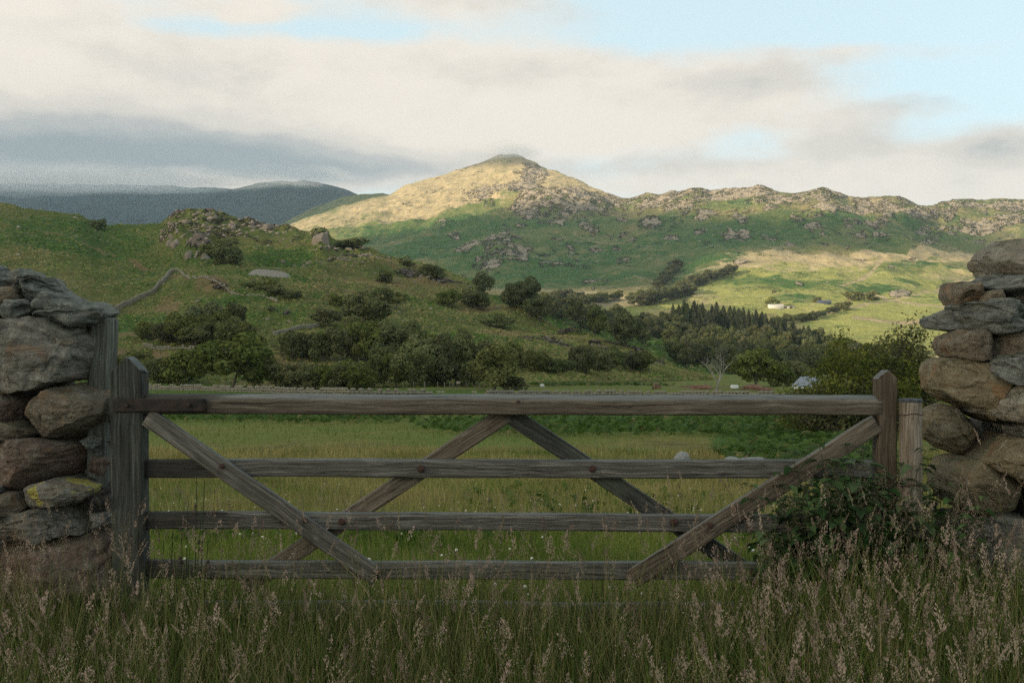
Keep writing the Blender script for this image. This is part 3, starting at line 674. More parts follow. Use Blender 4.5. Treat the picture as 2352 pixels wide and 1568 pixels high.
ST = dict(
    slate=stone_mat('slate', ((.10, .108, .098), (.145, .15, .135), (.23, .235, .21)), lam=.35, orange=.12, strata=1.5),
    grey=stone_mat('grey_stone', ((.115, .11, .095), (.165, .155, .13), (.22, .205, .17)), lam=.35, orange=.4, strata=.9),
    brown=stone_mat('brown_stone', ((.10, .085, .065), (.15, .12, .085), (.20, .165, .12)), lam=.35, orange=.65, strata=.5),
    red=stone_mat('reddish_stone', ((.10, .075, .06), (.15, .10, .078), (.175, .15, .12)), lam=.35, orange=.3, strata=.6),
    ochre=stone_mat('ochre_stone', ((.13, .105, .065), (.185, .145, .085), (.23, .19, .125)), lam=.3, orange=.6, strata=.45),
    pale=stone_mat('pale_stone', ((.15, .135, .105), (.20, .18, .14), (.26, .24, .195)), lam=.5, orange=.25, strata=.4),
    yellow=stone_mat('yellow_lichen_stone', ((.11, .105, .09), (.16, .15, .12), (.20, .19, .16)), lam=.3, yellow=.75, strata=.7),
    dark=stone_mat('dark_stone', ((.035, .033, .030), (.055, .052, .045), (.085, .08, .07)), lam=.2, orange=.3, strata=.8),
)
_bm = bmesh.new(); bmesh.ops.create_icosphere(_bm, subdivisions=6, radius=1); _bm.verts.ensure_lookup_table()
ICO6 = (np.array([v.co[:] for v in _bm.verts]), np.array([[v.index for v in f.verts] for f in _bm.faces])); _bm.free()
_bm = bmesh.new(); bmesh.ops.create_icosphere(_bm, subdivisions=5, radius=1); _bm.verts.ensure_lookup_table()
ICO5 = (np.array([v.co[:] for v in _bm.verts]), np.array([[v.index for v in f.verts] for f in _bm.faces])); _bm.free()
_bm = bmesh.new(); bmesh.ops.create_icosphere(_bm, subdivisions=4, radius=1); _bm.verts.ensure_lookup_table()
ICO4 = (np.array([v.co[:] for v in _bm.verts]), np.array([[v.index for v in f.verts] for f in _bm.faces])); _bm.free()
_bm = bmesh.new(); bmesh.ops.create_icosphere(_bm, subdivisions=2, radius=1); _bm.verts.ensure_lookup_table()
ICO2 = (np.array([v.co[:] for v in _bm.verts]), np.array([[v.index for v in f.verts] for f in _bm.faces])); _bm.free()

def stone(poly, D, thick, kind, parent, seed, label=None, tilt=(0, 0), box=.55, rough=1.0, strata=.5, ang=0.):
    """boulder whose outline follows POLY (picture points) at distance D, THICK metres deep"""
    N_, T_ = ICO6 if (max(p[0] for p in poly) - min(p[0] for p in poly)) > 100 else ICO5
    sc = (D + thick * .66) / F
    pp = np.array([((x - CX) * sc, CAMZ - (y - CY) * sc) for x, y in poly])
    c = pp.mean(0); q = (pp - c) * 1.045
    box = max(.28, box * .78); th = np.arctan2(N_[:, 2], N_[:, 0]); rho = np.hypot(N_[:, 0], N_[:, 2])
    ths = np.linspace(-PI, PI, 361); R = np.zeros(361)
    for n_, a in enumerate(ths):
        d = np.array([math.cos(a), math.sin(a)]); best = 1e-3
        for i in range(len(q)):
            A, Bv = q[i], q[(i + 1) % len(q)]; e = Bv - A
            det = d[0] * -e[1] + e[0] * d[1]
            if abs(det) < 1e-12: continue
            t = (A[0] * -e[1] + e[0] * A[1]) / det; u = (d[0] * A[1] - d[1] * A[0]) / det
            if t > 0 and -1e-6 <= u <= 1 + 1e-6: best = max(best, t)
        R[n_] = best
    ker = np.hanning(11); ker /= ker.sum(); R = np.convolve(np.concatenate([R[-7:-2], R, R[1:6]]), ker, 'valid')[:361]
    r = np.interp(th, ths, R)
    sxy = rho ** box; cy = np.sign(N_[:, 1]) * np.abs(N_[:, 1]) ** (box + .15)
    X = c[0] + r * np.cos(th) * sxy; Z = c[1] + r * np.sin(th) * sxy; Y = D + thick * .5 * (1 + cy)
    Y = Y + tilt[0] * (X - c[0]) + tilt[1] * (Z - c[1])
    P = np.stack([X, Y, Z], -1) + seed * 5.7
    size = math.sqrt((pp[:, 0].ptp() if hasattr(pp[:, 0], 'ptp') else np.ptp(pp[:, 0])) * np.ptp(pp[:, 1]))
    nrm = np.stack([np.cos(th) * sxy, cy * .9, np.sin(th) * sxy], -1); nrm /= np.linalg.norm(nrm, axis=1)[:, None] + 1e-9
    d1 = fbm(P / (size * .9), 3) * size * .05 * rough
    d2 = ridged(P / (size * .38) + 9, 4) * size * .022 * rough
    ca, sa = math.cos(ang), math.sin(ang); zz = P[:, 2] * ca + P[:, 0] * sa; xx = P[:, 0] * ca - P[:, 2] * sa
    S = np.stack([xx * 3, P[:, 1] * 3, zz * 28], -1)
    fr_ = np.random.default_rng(seed + 5)
    for _ in range(17):      # broken flat faces towards the viewer and the edges
        nn = np.array([fr_.normal(0, .42), -abs(fr_.normal(.65, .35)), fr_.normal(0, .42)]); nn /= np.linalg.norm(nn)
        Q0 = np.stack([X, Y, Z], -1); pr = Q0 @ nn; lim = np.quantile(pr, fr_.uniform(.80, .95)); ex = np.clip(pr - lim, 0, None) * .82
        X = X - ex * nn[0]; Y = Y - ex * nn[1]; Z = Z - ex * nn[2]
    s1 = gnoise(S + fbm(P * 6, 2)[:, None] * .8); strata = strata * (1. if kind == 'slate' else .5)
    d3 = sst(s1, -.3, .3) * .010 * strata * 2 + ridged(S * 1.9 + 3, 2) * .0025 * strata * 2
    S2 = np.stack([xx * 2.6, P[:, 1] * 4, zz * 9.5], -1) + .5 * fbm(P * 5 + 3, 3)[:, None]
    d4 = fbm(P * 45, 3) * .0026 * rough - .011 * np.exp(-(gnoise(S2) / .055) ** 2) * sst(gnoise(P * 4 + 11), -.1, .2) + fbm(P * 14, 3) * .006 * rough
    P2 = np.stack([X, Y, Z], -1) + nrm * (d1 + d2 - .004 + d3 + d4)[:, None]
    loc = P2.mean(0); me = mesh_np('stone', P2 - loc, T_)
    o = obj('stone', me, ST[kind], parent, Vector(loc) - parent.location)
    if label: o['label'] = label
    return o
A1 = lambda l: [(x * .24, y * .24 + 564.5) for x, y in l]
A5 = lambda l: [(x * .3, y * .3 + 846.7) for x, y in l]
A6 = lambda l: [(x * .48 + 1787.5, y * .48 + 517.4) for x, y in l]
lw = empty('dry_stone_wall', pt(60, 1540, 4.2), 'rough dry stone wall end beside the tall dark gatepost with slate slabs on top', 'wall')
LS = [
 (A1([(50, 335), (110, 290), (215, 240), (330, 265), (430, 330), (530, 400), (635, 475), (590, 500), (500, 512), (440, 508), (330, 445), (220, 405), (130, 372)]), 4.10, .35, 'slate', 'thin grey slate leaning on the wall top', .6, 1.6, -.55),
 (A1([(-160, 230), (-40, 230), (10, 270), (50, 330), (62, 385), (10, 440), (-160, 470)]), 4.2, .35, 'slate', None, .6, 1.2, -.7),
 (A1([(5, 490), (60, 430), (110, 405), (210, 400), (250, 430), (260, 520), (240, 560), (170, 572), (80, 558), (20, 520)]), 4.06, .3, 'brown', None, .5, .3, 0),
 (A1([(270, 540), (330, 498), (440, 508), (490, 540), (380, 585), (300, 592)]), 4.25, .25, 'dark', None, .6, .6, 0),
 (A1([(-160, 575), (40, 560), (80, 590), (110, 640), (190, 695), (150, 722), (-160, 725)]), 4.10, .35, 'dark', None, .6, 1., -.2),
 (A1([(120, 610), (180, 575), (250, 553), (350, 553), (430, 610), (410, 665), (300, 695), (180, 665)]), 4.08, .3, 'slate', None, .6, 1.4, -.2),
 (A1([(375, 560), (420, 530), (480, 510), (620, 500), (780, 520), (880, 525), (960, 540), (1028, 605), (970, 665), (880, 702), (780, 708), (700, 690), (600, 675), (440, 678), (385, 620)]), 4.02, .42, 'slate', 'broad flat slate capping the wall end', .6, 1.8, -.08),
 (A1([(-200, 770), (30, 745), (130, 732), (350, 728), (560, 702), (680, 705), (740, 725), (800, 790), (880, 850), (950, 910), (980, 1000), (985, 1080), (960, 1180), (935, 1275), (880, 1262), (760, 1265), (640, 1275), (420, 1350), (200, 1372), (-200, 1360)]), 3.98, .5, 'grey', 'largest grey block with a cracked flat face', .34, .9, .1),
 (A1([(770, 725), (880, 712), (940, 850), (1000, 960), (1005, 1290), (900, 1290), (930, 1100), (880, 900)]), 4.2, .3, 'slate', None, .6, .5, 1.3),
 (A5([(310, 240), (380, 185), (480, 155), (640, 115), (760, 100), (830, 150), (862, 220), (868, 330), (840, 430), (730, 500), (560, 525), (430, 480), (345, 390), (305, 310)]), 4.0, .45, 'brown', 'rounded orange stained boulder under the largest block', .5, .3, 0),
 (A5([(-200, 190), (100, 192), (230, 232), (312, 292), (300, 335), (200, 392), (60, 412), (-200, 405)]), 4.03, .4, 'red', None, .55, .6, .15),
 (A5([(-200, 430), (80, 388), (200, 388), (330, 430), (388, 470), (300, 500), (120, 532), (-200, 548)]), 4.0, .4, 'brown', None, .55, .6, .05),
 (A5([(-200, 590), (60, 552), (200, 528), (420, 518), (560, 535), (650, 570), (700, 615), (728, 680), (722, 745), (580, 782), (420, 845), (200, 892), (-200, 915)]), 3.97, .5, 'red', None, .42, .6, .12),
 (A5([(262, 892), (330, 865), (400, 850), (560, 812), (680, 812), (728, 850), (738, 890), (722, 945), (650, 1002), (480, 1012), (312, 1030), (288, 960)]), 3.98, .38, 'yellow', 'small block blotched with yellow lichen', .42, .5, .1),
 (A5([(-200, 975), (100, 932), (240, 915), (302, 1010), (240, 1062), (100, 1102), (-200, 1120)]), 4.0, .4, 'brown', None, .5, .5, .15),
 (A5([(-200, 925), (60, 900), (200, 893), (220, 912), (100, 930), (-200, 962)]), 4.05, .35, 'slate', None, .6, .8, .1),
 (A5([(-200, 1150), (150, 1090), (330, 1040), (560, 1010), (690, 1003), (760, 1040), (798, 1090), (795, 1165), (700, 1205), (500, 1235), (300, 1282), (100, 1305), (-200, 1320)]), 3.97, .5, 'grey', None, .42, 1., .15),
 (A5([(-200, 1330), (300, 1290), (600, 1222), (880, 1180), (950, 1235), (962, 1400), (950, 1800), (500, 1850), (-200, 1850)]), 4.02, .5, 'red', None, .45, .6, .1),
 (A5([(690, 560), (760, 500), (850, 475), (895, 550), (830, 605), (700, 615)]), 4.16, .3, 'slate', None, .6, 1., .1),
 (A5([(715, 640), (760, 610), (850, 615), (885, 700), (865, 790), (760, 785), (728, 700)]), 4.18, .3, 'red', None, .6, .5, 0),
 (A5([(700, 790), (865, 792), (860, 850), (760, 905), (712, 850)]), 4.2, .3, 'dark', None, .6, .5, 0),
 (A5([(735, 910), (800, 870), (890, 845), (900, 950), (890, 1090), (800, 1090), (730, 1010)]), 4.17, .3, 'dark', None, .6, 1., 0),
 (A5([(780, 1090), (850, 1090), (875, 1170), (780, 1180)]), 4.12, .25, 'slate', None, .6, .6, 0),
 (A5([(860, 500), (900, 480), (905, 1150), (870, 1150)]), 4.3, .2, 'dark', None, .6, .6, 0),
]
for i, (poly, D, th, kd, lb, bx, stt, an) in enumerate(LS):
    stone(poly, D, th, kd, lw, i, lb, tilt=(random.uniform(-.12, .12), random.uniform(-.15, .25)), box=bx, strata=stt, ang=an)
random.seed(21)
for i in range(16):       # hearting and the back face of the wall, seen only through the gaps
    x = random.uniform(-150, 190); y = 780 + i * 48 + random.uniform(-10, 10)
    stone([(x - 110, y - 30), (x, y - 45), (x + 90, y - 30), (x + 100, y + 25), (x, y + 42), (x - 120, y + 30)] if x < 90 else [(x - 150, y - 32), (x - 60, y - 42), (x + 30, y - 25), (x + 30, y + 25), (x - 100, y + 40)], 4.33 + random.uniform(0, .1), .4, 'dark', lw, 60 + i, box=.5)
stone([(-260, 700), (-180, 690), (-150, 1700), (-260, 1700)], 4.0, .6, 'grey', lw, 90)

rw = empty('dry_stone_wall', pt(2330, 1540, 4.4), 'tall brown dry stone wall end stacked beyond the round fence post', 'wall')
RS = [
 (A6([(950, 180), (985, 125), (1045, 88), (1130, 74), (1260, 78), (1330, 160), (1290, 245), (1100, 256), (1012, 264), (968, 225)]), 4.25, .5, 'pale', 'rounded boulder topping the stone pile', .55, .25, 0),
 (A6([(930, 275), (960, 268), (1000, 254), (1100, 248), (1350, 243), (1350, 312), (1100, 320), (1000, 314), (960, 300)]), 4.2, .5, 'slate', None, .5, 1.3, 0),
 (A6([(810, 325), (828, 275), (870, 270), (905, 276), (950, 300), (935, 342), (900, 365), (862, 392), (825, 388), (815, 360)]), 4.22, .4, 'brown', None, .5, .3, .1),
 (A6([(885, 345), (940, 320), (1000, 317), (1042, 335), (1028, 370), (960, 380), (895, 372)]), 4.18, .4, 'brown', None, .5, .5, 0),
 (A6([(1018, 388), (1045, 320), (1070, 307), (1350, 315), (1350, 392), (1060, 397)]), 4.2, .45, 'grey', None, .5, .6, 0),
 (A6([(732, 457), (750, 440), (790, 413), (870, 394), (960, 391), (1100, 389), (1350, 393), (1350, 482), (1100, 487), (960, 494), (870, 494), (780, 490), (742, 478)]), 4.1, .6, 'slate', 'long thin slate jutting out of the stone pile', .55, 1.5, .04),
 (A6([(780, 570), (798, 530), (850, 507), (905, 500), (970, 505), (970, 570), (935, 640), (850, 642), (800, 622)]), 4.17, .45, 'brown', None, .5, .5, 0),
 (A6([(925, 600), (945, 560), (990, 522), (1080, 500), (1350, 488), (1350, 612), (1100, 624), (1000, 648), (932, 640)]), 4.14, .5, 'brown', None, .5, 1.0, .08),
 (A6([(732, 700), (742, 660), (775, 640), (830, 640), (900, 660), (985, 668), (1060, 720), (1110, 800), (1090, 900), (1010, 935), (940, 912), (870, 862), (790, 822), (745, 790)]), 4.1, .55, 'ochre', 'largest pale boulder in the stone pile', .42, .3, 0),
 (A6([(988, 700), (1000, 655), (1030, 634), (1100, 632), (1350, 640), (1350, 755), (1150, 765), (1060, 732)]), 4.02, .45, 'slate', None, .5, 1.2, .1),
 (A6([(915, 918), (960, 845), (1010, 785), (1060, 762), (1150, 763), (1350, 760), (1350, 945), (1100, 958), (985, 955)]), 4.03, .5, 'pale', 'pale lichened block low in the stone pile', .45, .4, 0),
 (A6([(980, 966), (1100, 960), (1350, 955), (1350, 1015), (1100, 1015), (1000, 1002)]), 4.08, .45, 'slate', None, .55, 1.2, 0),
 (A6([(690, 925), (715, 885), (790, 858), (850, 880), (900, 922), (905, 990), (885, 1055), (830, 1085), (780, 1062), (720, 1022), (694, 972)]), 4.28, .45, 'ochre', None, .5, .5, 0),
 (A6([(866, 1050), (910, 1000), (985, 983), (1100, 1008), (1350, 1008), (1350, 1225), (1150, 1235), (1040, 1182), (930, 1122), (880, 1082)]), 4.06, .55, 'ochre', None, .45, .4, -.2),
 (A6([(762, 1250), (768, 1170), (800, 1120), (860, 1103), (950, 1108), (1050, 1170), (1115, 1270), (1095, 1342), (1000, 1370), (900, 1355), (810, 1315)]), 4.12, .5, 'ochre', 'rounded orange boulder near the ground', .5, .3, 0),
 (A6([(830, 1372), (1000, 1372), (1150, 1400), (1350, 1385), (1350, 1900), (800, 1900), (815, 1500)]), 4.1, .55, 'grey', None, .4, .7, 0),
 (A6([(1090, 1240), (1350, 1225), (1350, 1392), (1120, 1395)]), 4.22, .5, 'dark', None, .45, .7, 0),
]
for i, (poly, D, th, kd, lb, bx, stt, an) in enumerate(RS):
    stone(poly, D, th, kd, rw, 30 + i, lb, tilt=(random.uniform(-.1, .1), random.uniform(-.1, .25)), box=bx, strata=stt, ang=an)
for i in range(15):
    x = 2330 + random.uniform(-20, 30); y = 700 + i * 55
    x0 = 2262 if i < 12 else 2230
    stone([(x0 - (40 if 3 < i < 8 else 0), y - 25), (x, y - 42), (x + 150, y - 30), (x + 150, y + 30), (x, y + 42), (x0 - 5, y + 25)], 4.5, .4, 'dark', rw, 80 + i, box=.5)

rx = random.Random(44)
for wall, sx, x0, kinds in ((lw, -1, -190, ('grey', 'slate', 'red', 'brown')), (rw, 1, 2400, ('ochre', 'brown', 'slate', 'pale', 'grey'))):
    y = 1600
    while y > (650 if sx < 0 else 610):      # the walls run on past the opening
        hgt_ = rx.uniform(70, 130); x = x0 + sx * rx.uniform(0, 40)
        for c_ in range(4):
            wd_ = rx.uniform(100, 330) if c_ == 0 else rx.uniform(170, 300); xa, xb = (x, x + wd_) if sx > 0 else (x - wd_, x); j = lambda a: rx.uniform(-a, a)
            stone([(xa, y - hgt_ * .5 + j(15)), (xa + wd_ * .2, y - hgt_ + j(12)), (xa + wd_ * .7, y - hgt_ + j(12)), (xb, y - hgt_ * .6 + j(15)), (xb - 8, y - hgt_ * .2), (xa + wd_ * .6, y + j(8)), (xa + 20, y + j(8))], 4.12 + rx.uniform(0, .1), .5, rx.choice(kinds), wall, rx.randint(200, 900), box=.45)
            x += sx * (wd_ - 26)
        y -= hgt_ * .93
# ------------------------------------------------------------------ vegetation materials
def leaf_mat(name, c1, c2, trans=.35, sc=3., var=.5, tint=None, dead=None):
    m = bpy.data.materials.new(name); m.use_nodes = True; m.node_tree.nodes.clear(); b = NB(m.node_tree)
    inf = b.n('ShaderNodeObjectInfo').outputs['Random']
    p = b.n('ShaderNodeTexCoord').outputs['Object']; n1 = b.noise(p, sc, 3, .6)
    f = b.attr('tint') if tint is None else tint
    c = b.mix(b.step(b.m('ADD', b.m('MULTIPLY', f, .6), b.m('MULTIPLY', n1, .6)), .25, .95), c1, c2)
    if dead: c = b.mix(b.attr('dead'), c, dead)
    v = b.m('ADD', 1 - var / 2, b.m('MULTIPLY', inf, var))
    hv = b.n('ShaderNodeHueSaturation', {'Hue': b.m('ADD', .485, b.m('MULTIPLY', b.m('FRACT', b.m('MULTIPLY', inf, 7.3)), .035)), 'Saturation': b.m('ADD', .72, b.m('MULTIPLY', b.m('FRACT', b.m('MULTIPLY', inf, 3.7)), .3)), 'Value': v, 'Color': c}).outputs[0]
    d = b.n('ShaderNodeBsdfDiffuse', {'Color': hv}).outputs[0]; t = b.n('ShaderNodeBsdfTranslucent', {'Color': hv}).outputs[0]
    b.n('ShaderNodeOutputMaterial', {0: b.n('ShaderNodeMixShader', {0: trans, 1: d, 2: t}).outputs[0]}); return m
LEAF = leaf_mat('tree_leaves', (.065, .085, .022), (.23, .24, .072), .35, .35, .5)
LEAFD = leaf_mat('wood_leaves', (.066, .082, .030), (.175, .182, .070), .35, .3, .6)
LEAFC = leaf_mat('conifer_needles', (.034, .048, .022), (.085, .098, .042), .15, .3, .4)
LEAFO = leaf_mat('oak_leaves', (.042, .058, .014), (.235, .225, .048), .4, 1.0, .1)
BARK = simple_mat('bark', (.05, .042, .032), (.13, .115, .09), 3, .9, bump=.6, bd=.05)
BARKP = simple_mat('pale_bark', (.16, .15, .12), (.34, .32, .27), 3, .9, bump=.6, bd=.05)

# ------------------------------------------------------------------ trees
def cards(C, Nn, size, rng, aspect=1.0):
    """small leaf-clump faces at C facing roughly Nn"""
    n = len(C); Nn = Nn + rng.normal(size=(n, 3)) * .38; Nn /= np.linalg.norm(Nn, axis=1)[:, None] + 1e-9
    r = rng.normal(size=(n, 3)); U = np.cross(Nn, r); U /= np.linalg.norm(U, axis=1)[:, None] + 1e-9; Vv = np.cross(Nn, U)
    s = (size * rng.uniform(.55, 1.35, n))[:, None]; k = rng.uniform(.5, 1.0, (n, 4, 1))
    P = np.stack([C + U * s * k[:, 0] + Vv * s * .2, C + Vv * s * aspect * k[:, 1], C - U * s * k[:, 2] - Vv * s * .15, C - Vv * s * aspect * k[:, 3]], 1)
    return P.reshape(-1, 3), np.arange(n * 4).reshape(n, 4)
def crown_mesh(name, seed, n=2600, zc=.56, rz=.44, nl=24, card=.040, flat=1.0, gaps=.0, lobe=(.20, .34), vert=None):
    rng = np.random.default_rng(seed); L = []
    while len(L) < nl:
        v = rng.normal(size=3); v /= np.linalg.norm(v); rr = rng.uniform(.25, .78) ** .8
        c = np.array([v[0] * .5 * rr, v[1] * .5 * rr, zc + v[2] * rz * rr]); L.append((c, rng.uniform(*lobe) * .62))
    C = np.array([l[0] for l in L]); R = np.array([l[1] for l in L])
    k = rng.choice(nl, n * 2, p=R ** 2 / (R ** 2).sum()); v = rng.normal(size=(n * 2, 3)); v[:, 2] += .25; v /= np.linalg.norm(v, axis=1)[:, None]
    rad = R[k] * rng.uniform(.80, 1.08, n * 2); P = C[k] + v * rad[:, None] * np.array([1, 1, .85])
    ins = np.zeros(n * 2, bool)
    for c, r in zip(C, R): ins |= (np.linalg.norm((P - c) / np.array([1, 1, .85]), axis=1) < r * .74)
    P, v = P[~ins][:n], v[~ins][:n]
    if vert: P[:, :2] *= np.clip(1.25 - vert * (P[:, 2:3] - zc + rz) / (2 * rz), .12, 2)
    P[:, 2] = np.maximum(P[:, 2], .015)
    V, Q = cards(P, v, card, rng, .8); me = mesh_np(name, V, Q, False)
    add_attr(me, 'tint', np.repeat(np.clip(rng.normal(.5, .22, len(P)) + fbm(P * 5, 2) * .4, 0, 1), 4)); return me
def conifer_mesh(name, seed, n=2000):
    rng = np.random.default_rng(seed); t = rng.uniform(0, 1, n) ** .8; z = .06 + .94 * t
    tier = np.abs(((z * 13) % 1) - .3); r = (1 - t) ** .85 * (.42 - .20 * tier) * rng.uniform(.35, 1.0, n) + .006; a = rng.uniform(0, 2 * PI, n) + 0
    r *= 1 + .25 * np.sin(a * 3 + seed + z * 9)
    P = np.stack([r * np.cos(a), r * np.sin(a), z - r * .22], -1); Nn = np.stack([np.cos(a) * .6, np.sin(a) * .6, z * 0 + .7], -1)
    V, Q = cards(P, Nn, .034, rng, .6); me = mesh_np(name, V, Q, False); add_attr(me, 'tint', np.repeat(rng.uniform(0, 1, n), 4)); return me
def branch_np(rng, p0, d0, L, r, depth, out, kink=.35, up=.12, spread=.75, nb=(2, 4)):
    pts = [p0]; d = d0.copy(); n = 5; p = p0.copy()
    for i in range(n):
        d = d + rng.normal(size=3) * kink * .35 + np.array([0, 0, up * .3]); d /= np.linalg.norm(d); p = p + d * L / n; pts.append(p.copy())
    rad = [r * (1 - .6 * i / n) for i in range(n + 1)]; out.append(tube_np(pts, rad, 5 if depth > 1 else 4))
    if depth > 0:
        for _ in range(rng.integers(*nb) + (2 if depth > 1 else 0)):
            k = rng.integers(1, n + 1); dd = d * .6 + rng.normal(size=3) * spread; dd[2] = abs(dd[2]) * .6 + up; dd /= np.linalg.norm(dd)
            branch_np(rng, np.array(pts[k]), dd, L * rng.uniform(.5, .75), r * (1 - .6 * k / n) * .62, depth - 1, out, kink, up, spread, nb)
def join(parts):
    V, Q, o = [], [], 0
    for v, q in parts: V.append(v); Q.append(q + o); o += len(v)
    return np.concatenate(V), np.concatenate(Q)
def limbs_mesh(name, seed, depth=3, L=.42, r=.028, **kw):
    rng = np.random.default_rng(seed); out = []; branch_np(rng, np.array([0, 0, -.03]), np.array([0, 0, 1.]), L, r, depth, out, **kw)
    V, Q = join(out); return mesh_np(name, V, Q)
BROAD = [crown_mesh('crown', 100 + i, 3400, zc=[.54, .58, .52, .56, .60, .50][i], rz=[.46, .42, .48, .44, .40, .5][i], nl=[26, 20, 30, 16, 22, 28][i]) for i in range(6)]
SHRUB = [crown_mesh('crown', 120 + i, 1300, zc=.42, rz=.5, nl=16, card=.055) for i in range(3)]
OPEN = [crown_mesh('crown', 130 + i, 1500, zc=.62, rz=.36, nl=13, card=.035, lobe=(.14, .25)) for i in range(3)]
POINT = [crown_mesh('crown', 140, 2800, zc=.52, rz=.5, nl=34, card=.036, vert=.85)]
CON = [conifer_mesh('crown', 150 + i) for i in range(4)]
TRUNKS = [limbs_mesh('trunk', 160 + i, 2, .45, .025) for i in range(3)]
CTRUNK = mesh_np('trunk', *tube_np([(0, 0, -.02), (0, 0, .5), (0, 0, .97)], [.014, .010, .002], 6))
BARE = [limbs_mesh('branches', 170 + i, 4, .38, .019, kink=.5, spread=.6, up=.22, nb=(2, 4)) for i in range(2)]
for me in TRUNKS + [CTRUNK]: me.materials.append(BARK)
for me in BARE: me.materials.append(BARKP)
for me in BROAD + SHRUB + OPEN + POINT: me.materials.append(LEAF)
for me in CON: me.materials.append(LEAFC)
WOODC = []
for me in BROAD + OPEN[:1]:
    c = me.copy(); c.materials.clear(); c.materials.append(LEAFD); WOODC.append(c)
_tr = random.Random(5)
def tree(name, cat, label, group, loc, wd, ht, crown, trunk, rot=None, sink=.02):
    r = empty(name, loc, label, cat, group, rotz=_tr.uniform(0, 6.28) if rot is None else rot)
    if crown is not None:
        c = bpy.data.objects.new('crown', crown); COL.objects.link(c); c.parent = r; c.scale = (wd, wd, ht); c.location = (0, 0, -ht * sink)
    if trunk is not None:
        t = bpy.data.objects.new('trunk', trunk); COL.objects.link(t); t.parent = r; t.scale = (max(wd, ht) * .9,) * 2 + (ht * .98,)
    return r
def ptree(x, y, wpx, hpx, kind='broad', name='broadleaf_tree', cat='tree', label=None, group=None, only=None):
    p = cast(x, y, only)
    if p is None: return None
    k = p.y / F
    cr = {'broad': BROAD, 'shrub': SHRUB, 'open': OPEN, 'point': POINT, 'con': CON, 'wood': WOODC}[kind]
    tk = None if kind == 'shrub' else CTRUNK if kind == 'con' else _tr.choice(TRUNKS)
    return tree(name, cat, label, group, p, wpx * k * 1.26, hpx * k * 1.16, _tr.choice(cr), tk)
Z2 = lambda x, y, w_, h_: (x * .36, y * .36 + 376.3, w_ * .36, h_ * .36)
Z3 = lambda x, y, w_, h_: (x * .36 + 658.6, y * .36 + 329.3, w_ * .36, h_ * .36)
Z4 = lambda x, y, w_, h_: (x * .36 + 1505, y * .36 + 376.3, w_ * .36, h_ * .36)
g = 'trees in the thicket below the bracken slope'
for t in [(940, 1120, 150, 110), (1060, 1140, 170, 130), (1150, 1150, 170, 180), (1260, 1150, 220, 180), (1300, 1100, 220, 190), (1420, 1120, 240, 190), (1460, 1175, 170, 170), (1250, 1168, 200, 150), (1540, 1172, 170, 140), (1500, 1060, 170, 150), (1190, 1080, 150, 100)]:
    ptree(*Z2(*t), label='broadleaf tree in the thicket between the stone wall top and the pale mown field', group=g)
ptree(*Z2(1390, 1170, 90, 70), kind='shrub', name='bush', cat='bush', label='small yellow green bush at the front edge of the hillside thicket')
g = 'trees behind the pointed gate stile'
for t in [(800, 1390, 200, 170), (880, 1385, 200, 190), (1010, 1398, 170, 160), (1100, 1400, 160, 170), (1200, 1402, 270, 220)]:
    ptree(*Z2(*t), label='dark tree behind the field wall close to the pointed gate stile', group=g)
ptree(*Z2(1480, 1432, 440, 300), label='largest rounded green tree behind the left end of the field wall')
g = 'low trees along the far field edge'
for t in [(1650, 1425, 200, 200), (1760, 1428, 170, 140), (1830, 1432, 170, 150), (1900, 1435, 200, 160), (2010, 1436, 200, 160), (2130, 1437, 190, 150), (2200, 1440, 180, 160), (2290, 1440, 200, 160)]:
    ptree(*Z2(*t), label='low dense tree in the dark row along the far side of the field wall', group=g)
for t in [(330, 1560, 210, 150), (430, 1560, 210, 170), (560, 1555, 190, 200), (700, 1555, 220, 200), (800, 1555, 220, 250), (900, 1552, 260, 310), (980, 1550, 220, 300), (1080, 1550, 220, 320), (1190, 1552, 240, 270), (620, 1540, 160, 240), (1000, 1540, 180, 200)]:
    ptree(*Z3(*t), label='dense dark tree in the tall row behind the field wall', group='tall trees behind the field wall')
ptree(*Z3(1320, 1572, 330, 265), kind='point', label='lighter green tree with a pointed top standing before the dark row')
ptree(*Z3(1440, 1572, 200, 110), kind='shrub', name='bush', cat='bush', label='pale green bush at the right foot of the pointed tree')
g = 'trees in the middle row on the slope'
for t in [(-30 + 60, 1375, 150, 170), (120, 1372, 120, 160), (230, 1385, 160, 180), (420, 1380, 160, 190), (500, 1402, 240, 240), (610, 1392, 230, 220), (700, 1380, 200, 220), (760, 1380, 260, 210), (860, 1400, 220, 180), (960, 1420, 180, 160)]:
    ptree(*Z3(*t), label='olive green tree in the middle row across the grassy slope', group=g)
for t in [(1790, 1215, 120, 60), (1870, 1222, 160, 140), (1960, 1232, 130, 150), (2060, 1265, 160, 190), (2290, 1285, 170, 220)]:
    ptree(*Z2(*t), kind='open', label='loose crowned tree in the open stand above the dry grass strip', group='open trees above the dry grass')
_b = ptree(*Z3(340, 1402, 190, 220), kind='open', label='birch with a bright white trunk among the open stand')
ptree(*Z3(500, 1168, 310, 240), label='large lone oak standing on the middle of the hillside')
ptree(*Z3(260, 1162, 170, 110), label='squat dark tree at the foot of the large hillside oak')
ptree(*Z3(340, 1055, 130, 90), label='small round tree behind the large hillside oak', kind='broad')
ptree(*Z3(700, 1062, 150, 110), kind='open', label='thin tree to the side of the large hillside oak')
ptree(*Z3(1030, 1032, 150, 95), label='flat topped thorn tree on the grassy brow, first of two')
ptree(*Z3(1200, 1055, 170, 120), label='wider dark tree on the grassy brow, second of two')
ptree(*Z2(625, 420, 90, 80), kind='shrub', name='thorn_bush', cat='bush', label='lone dark thorn bush on the skyline of the green hill')
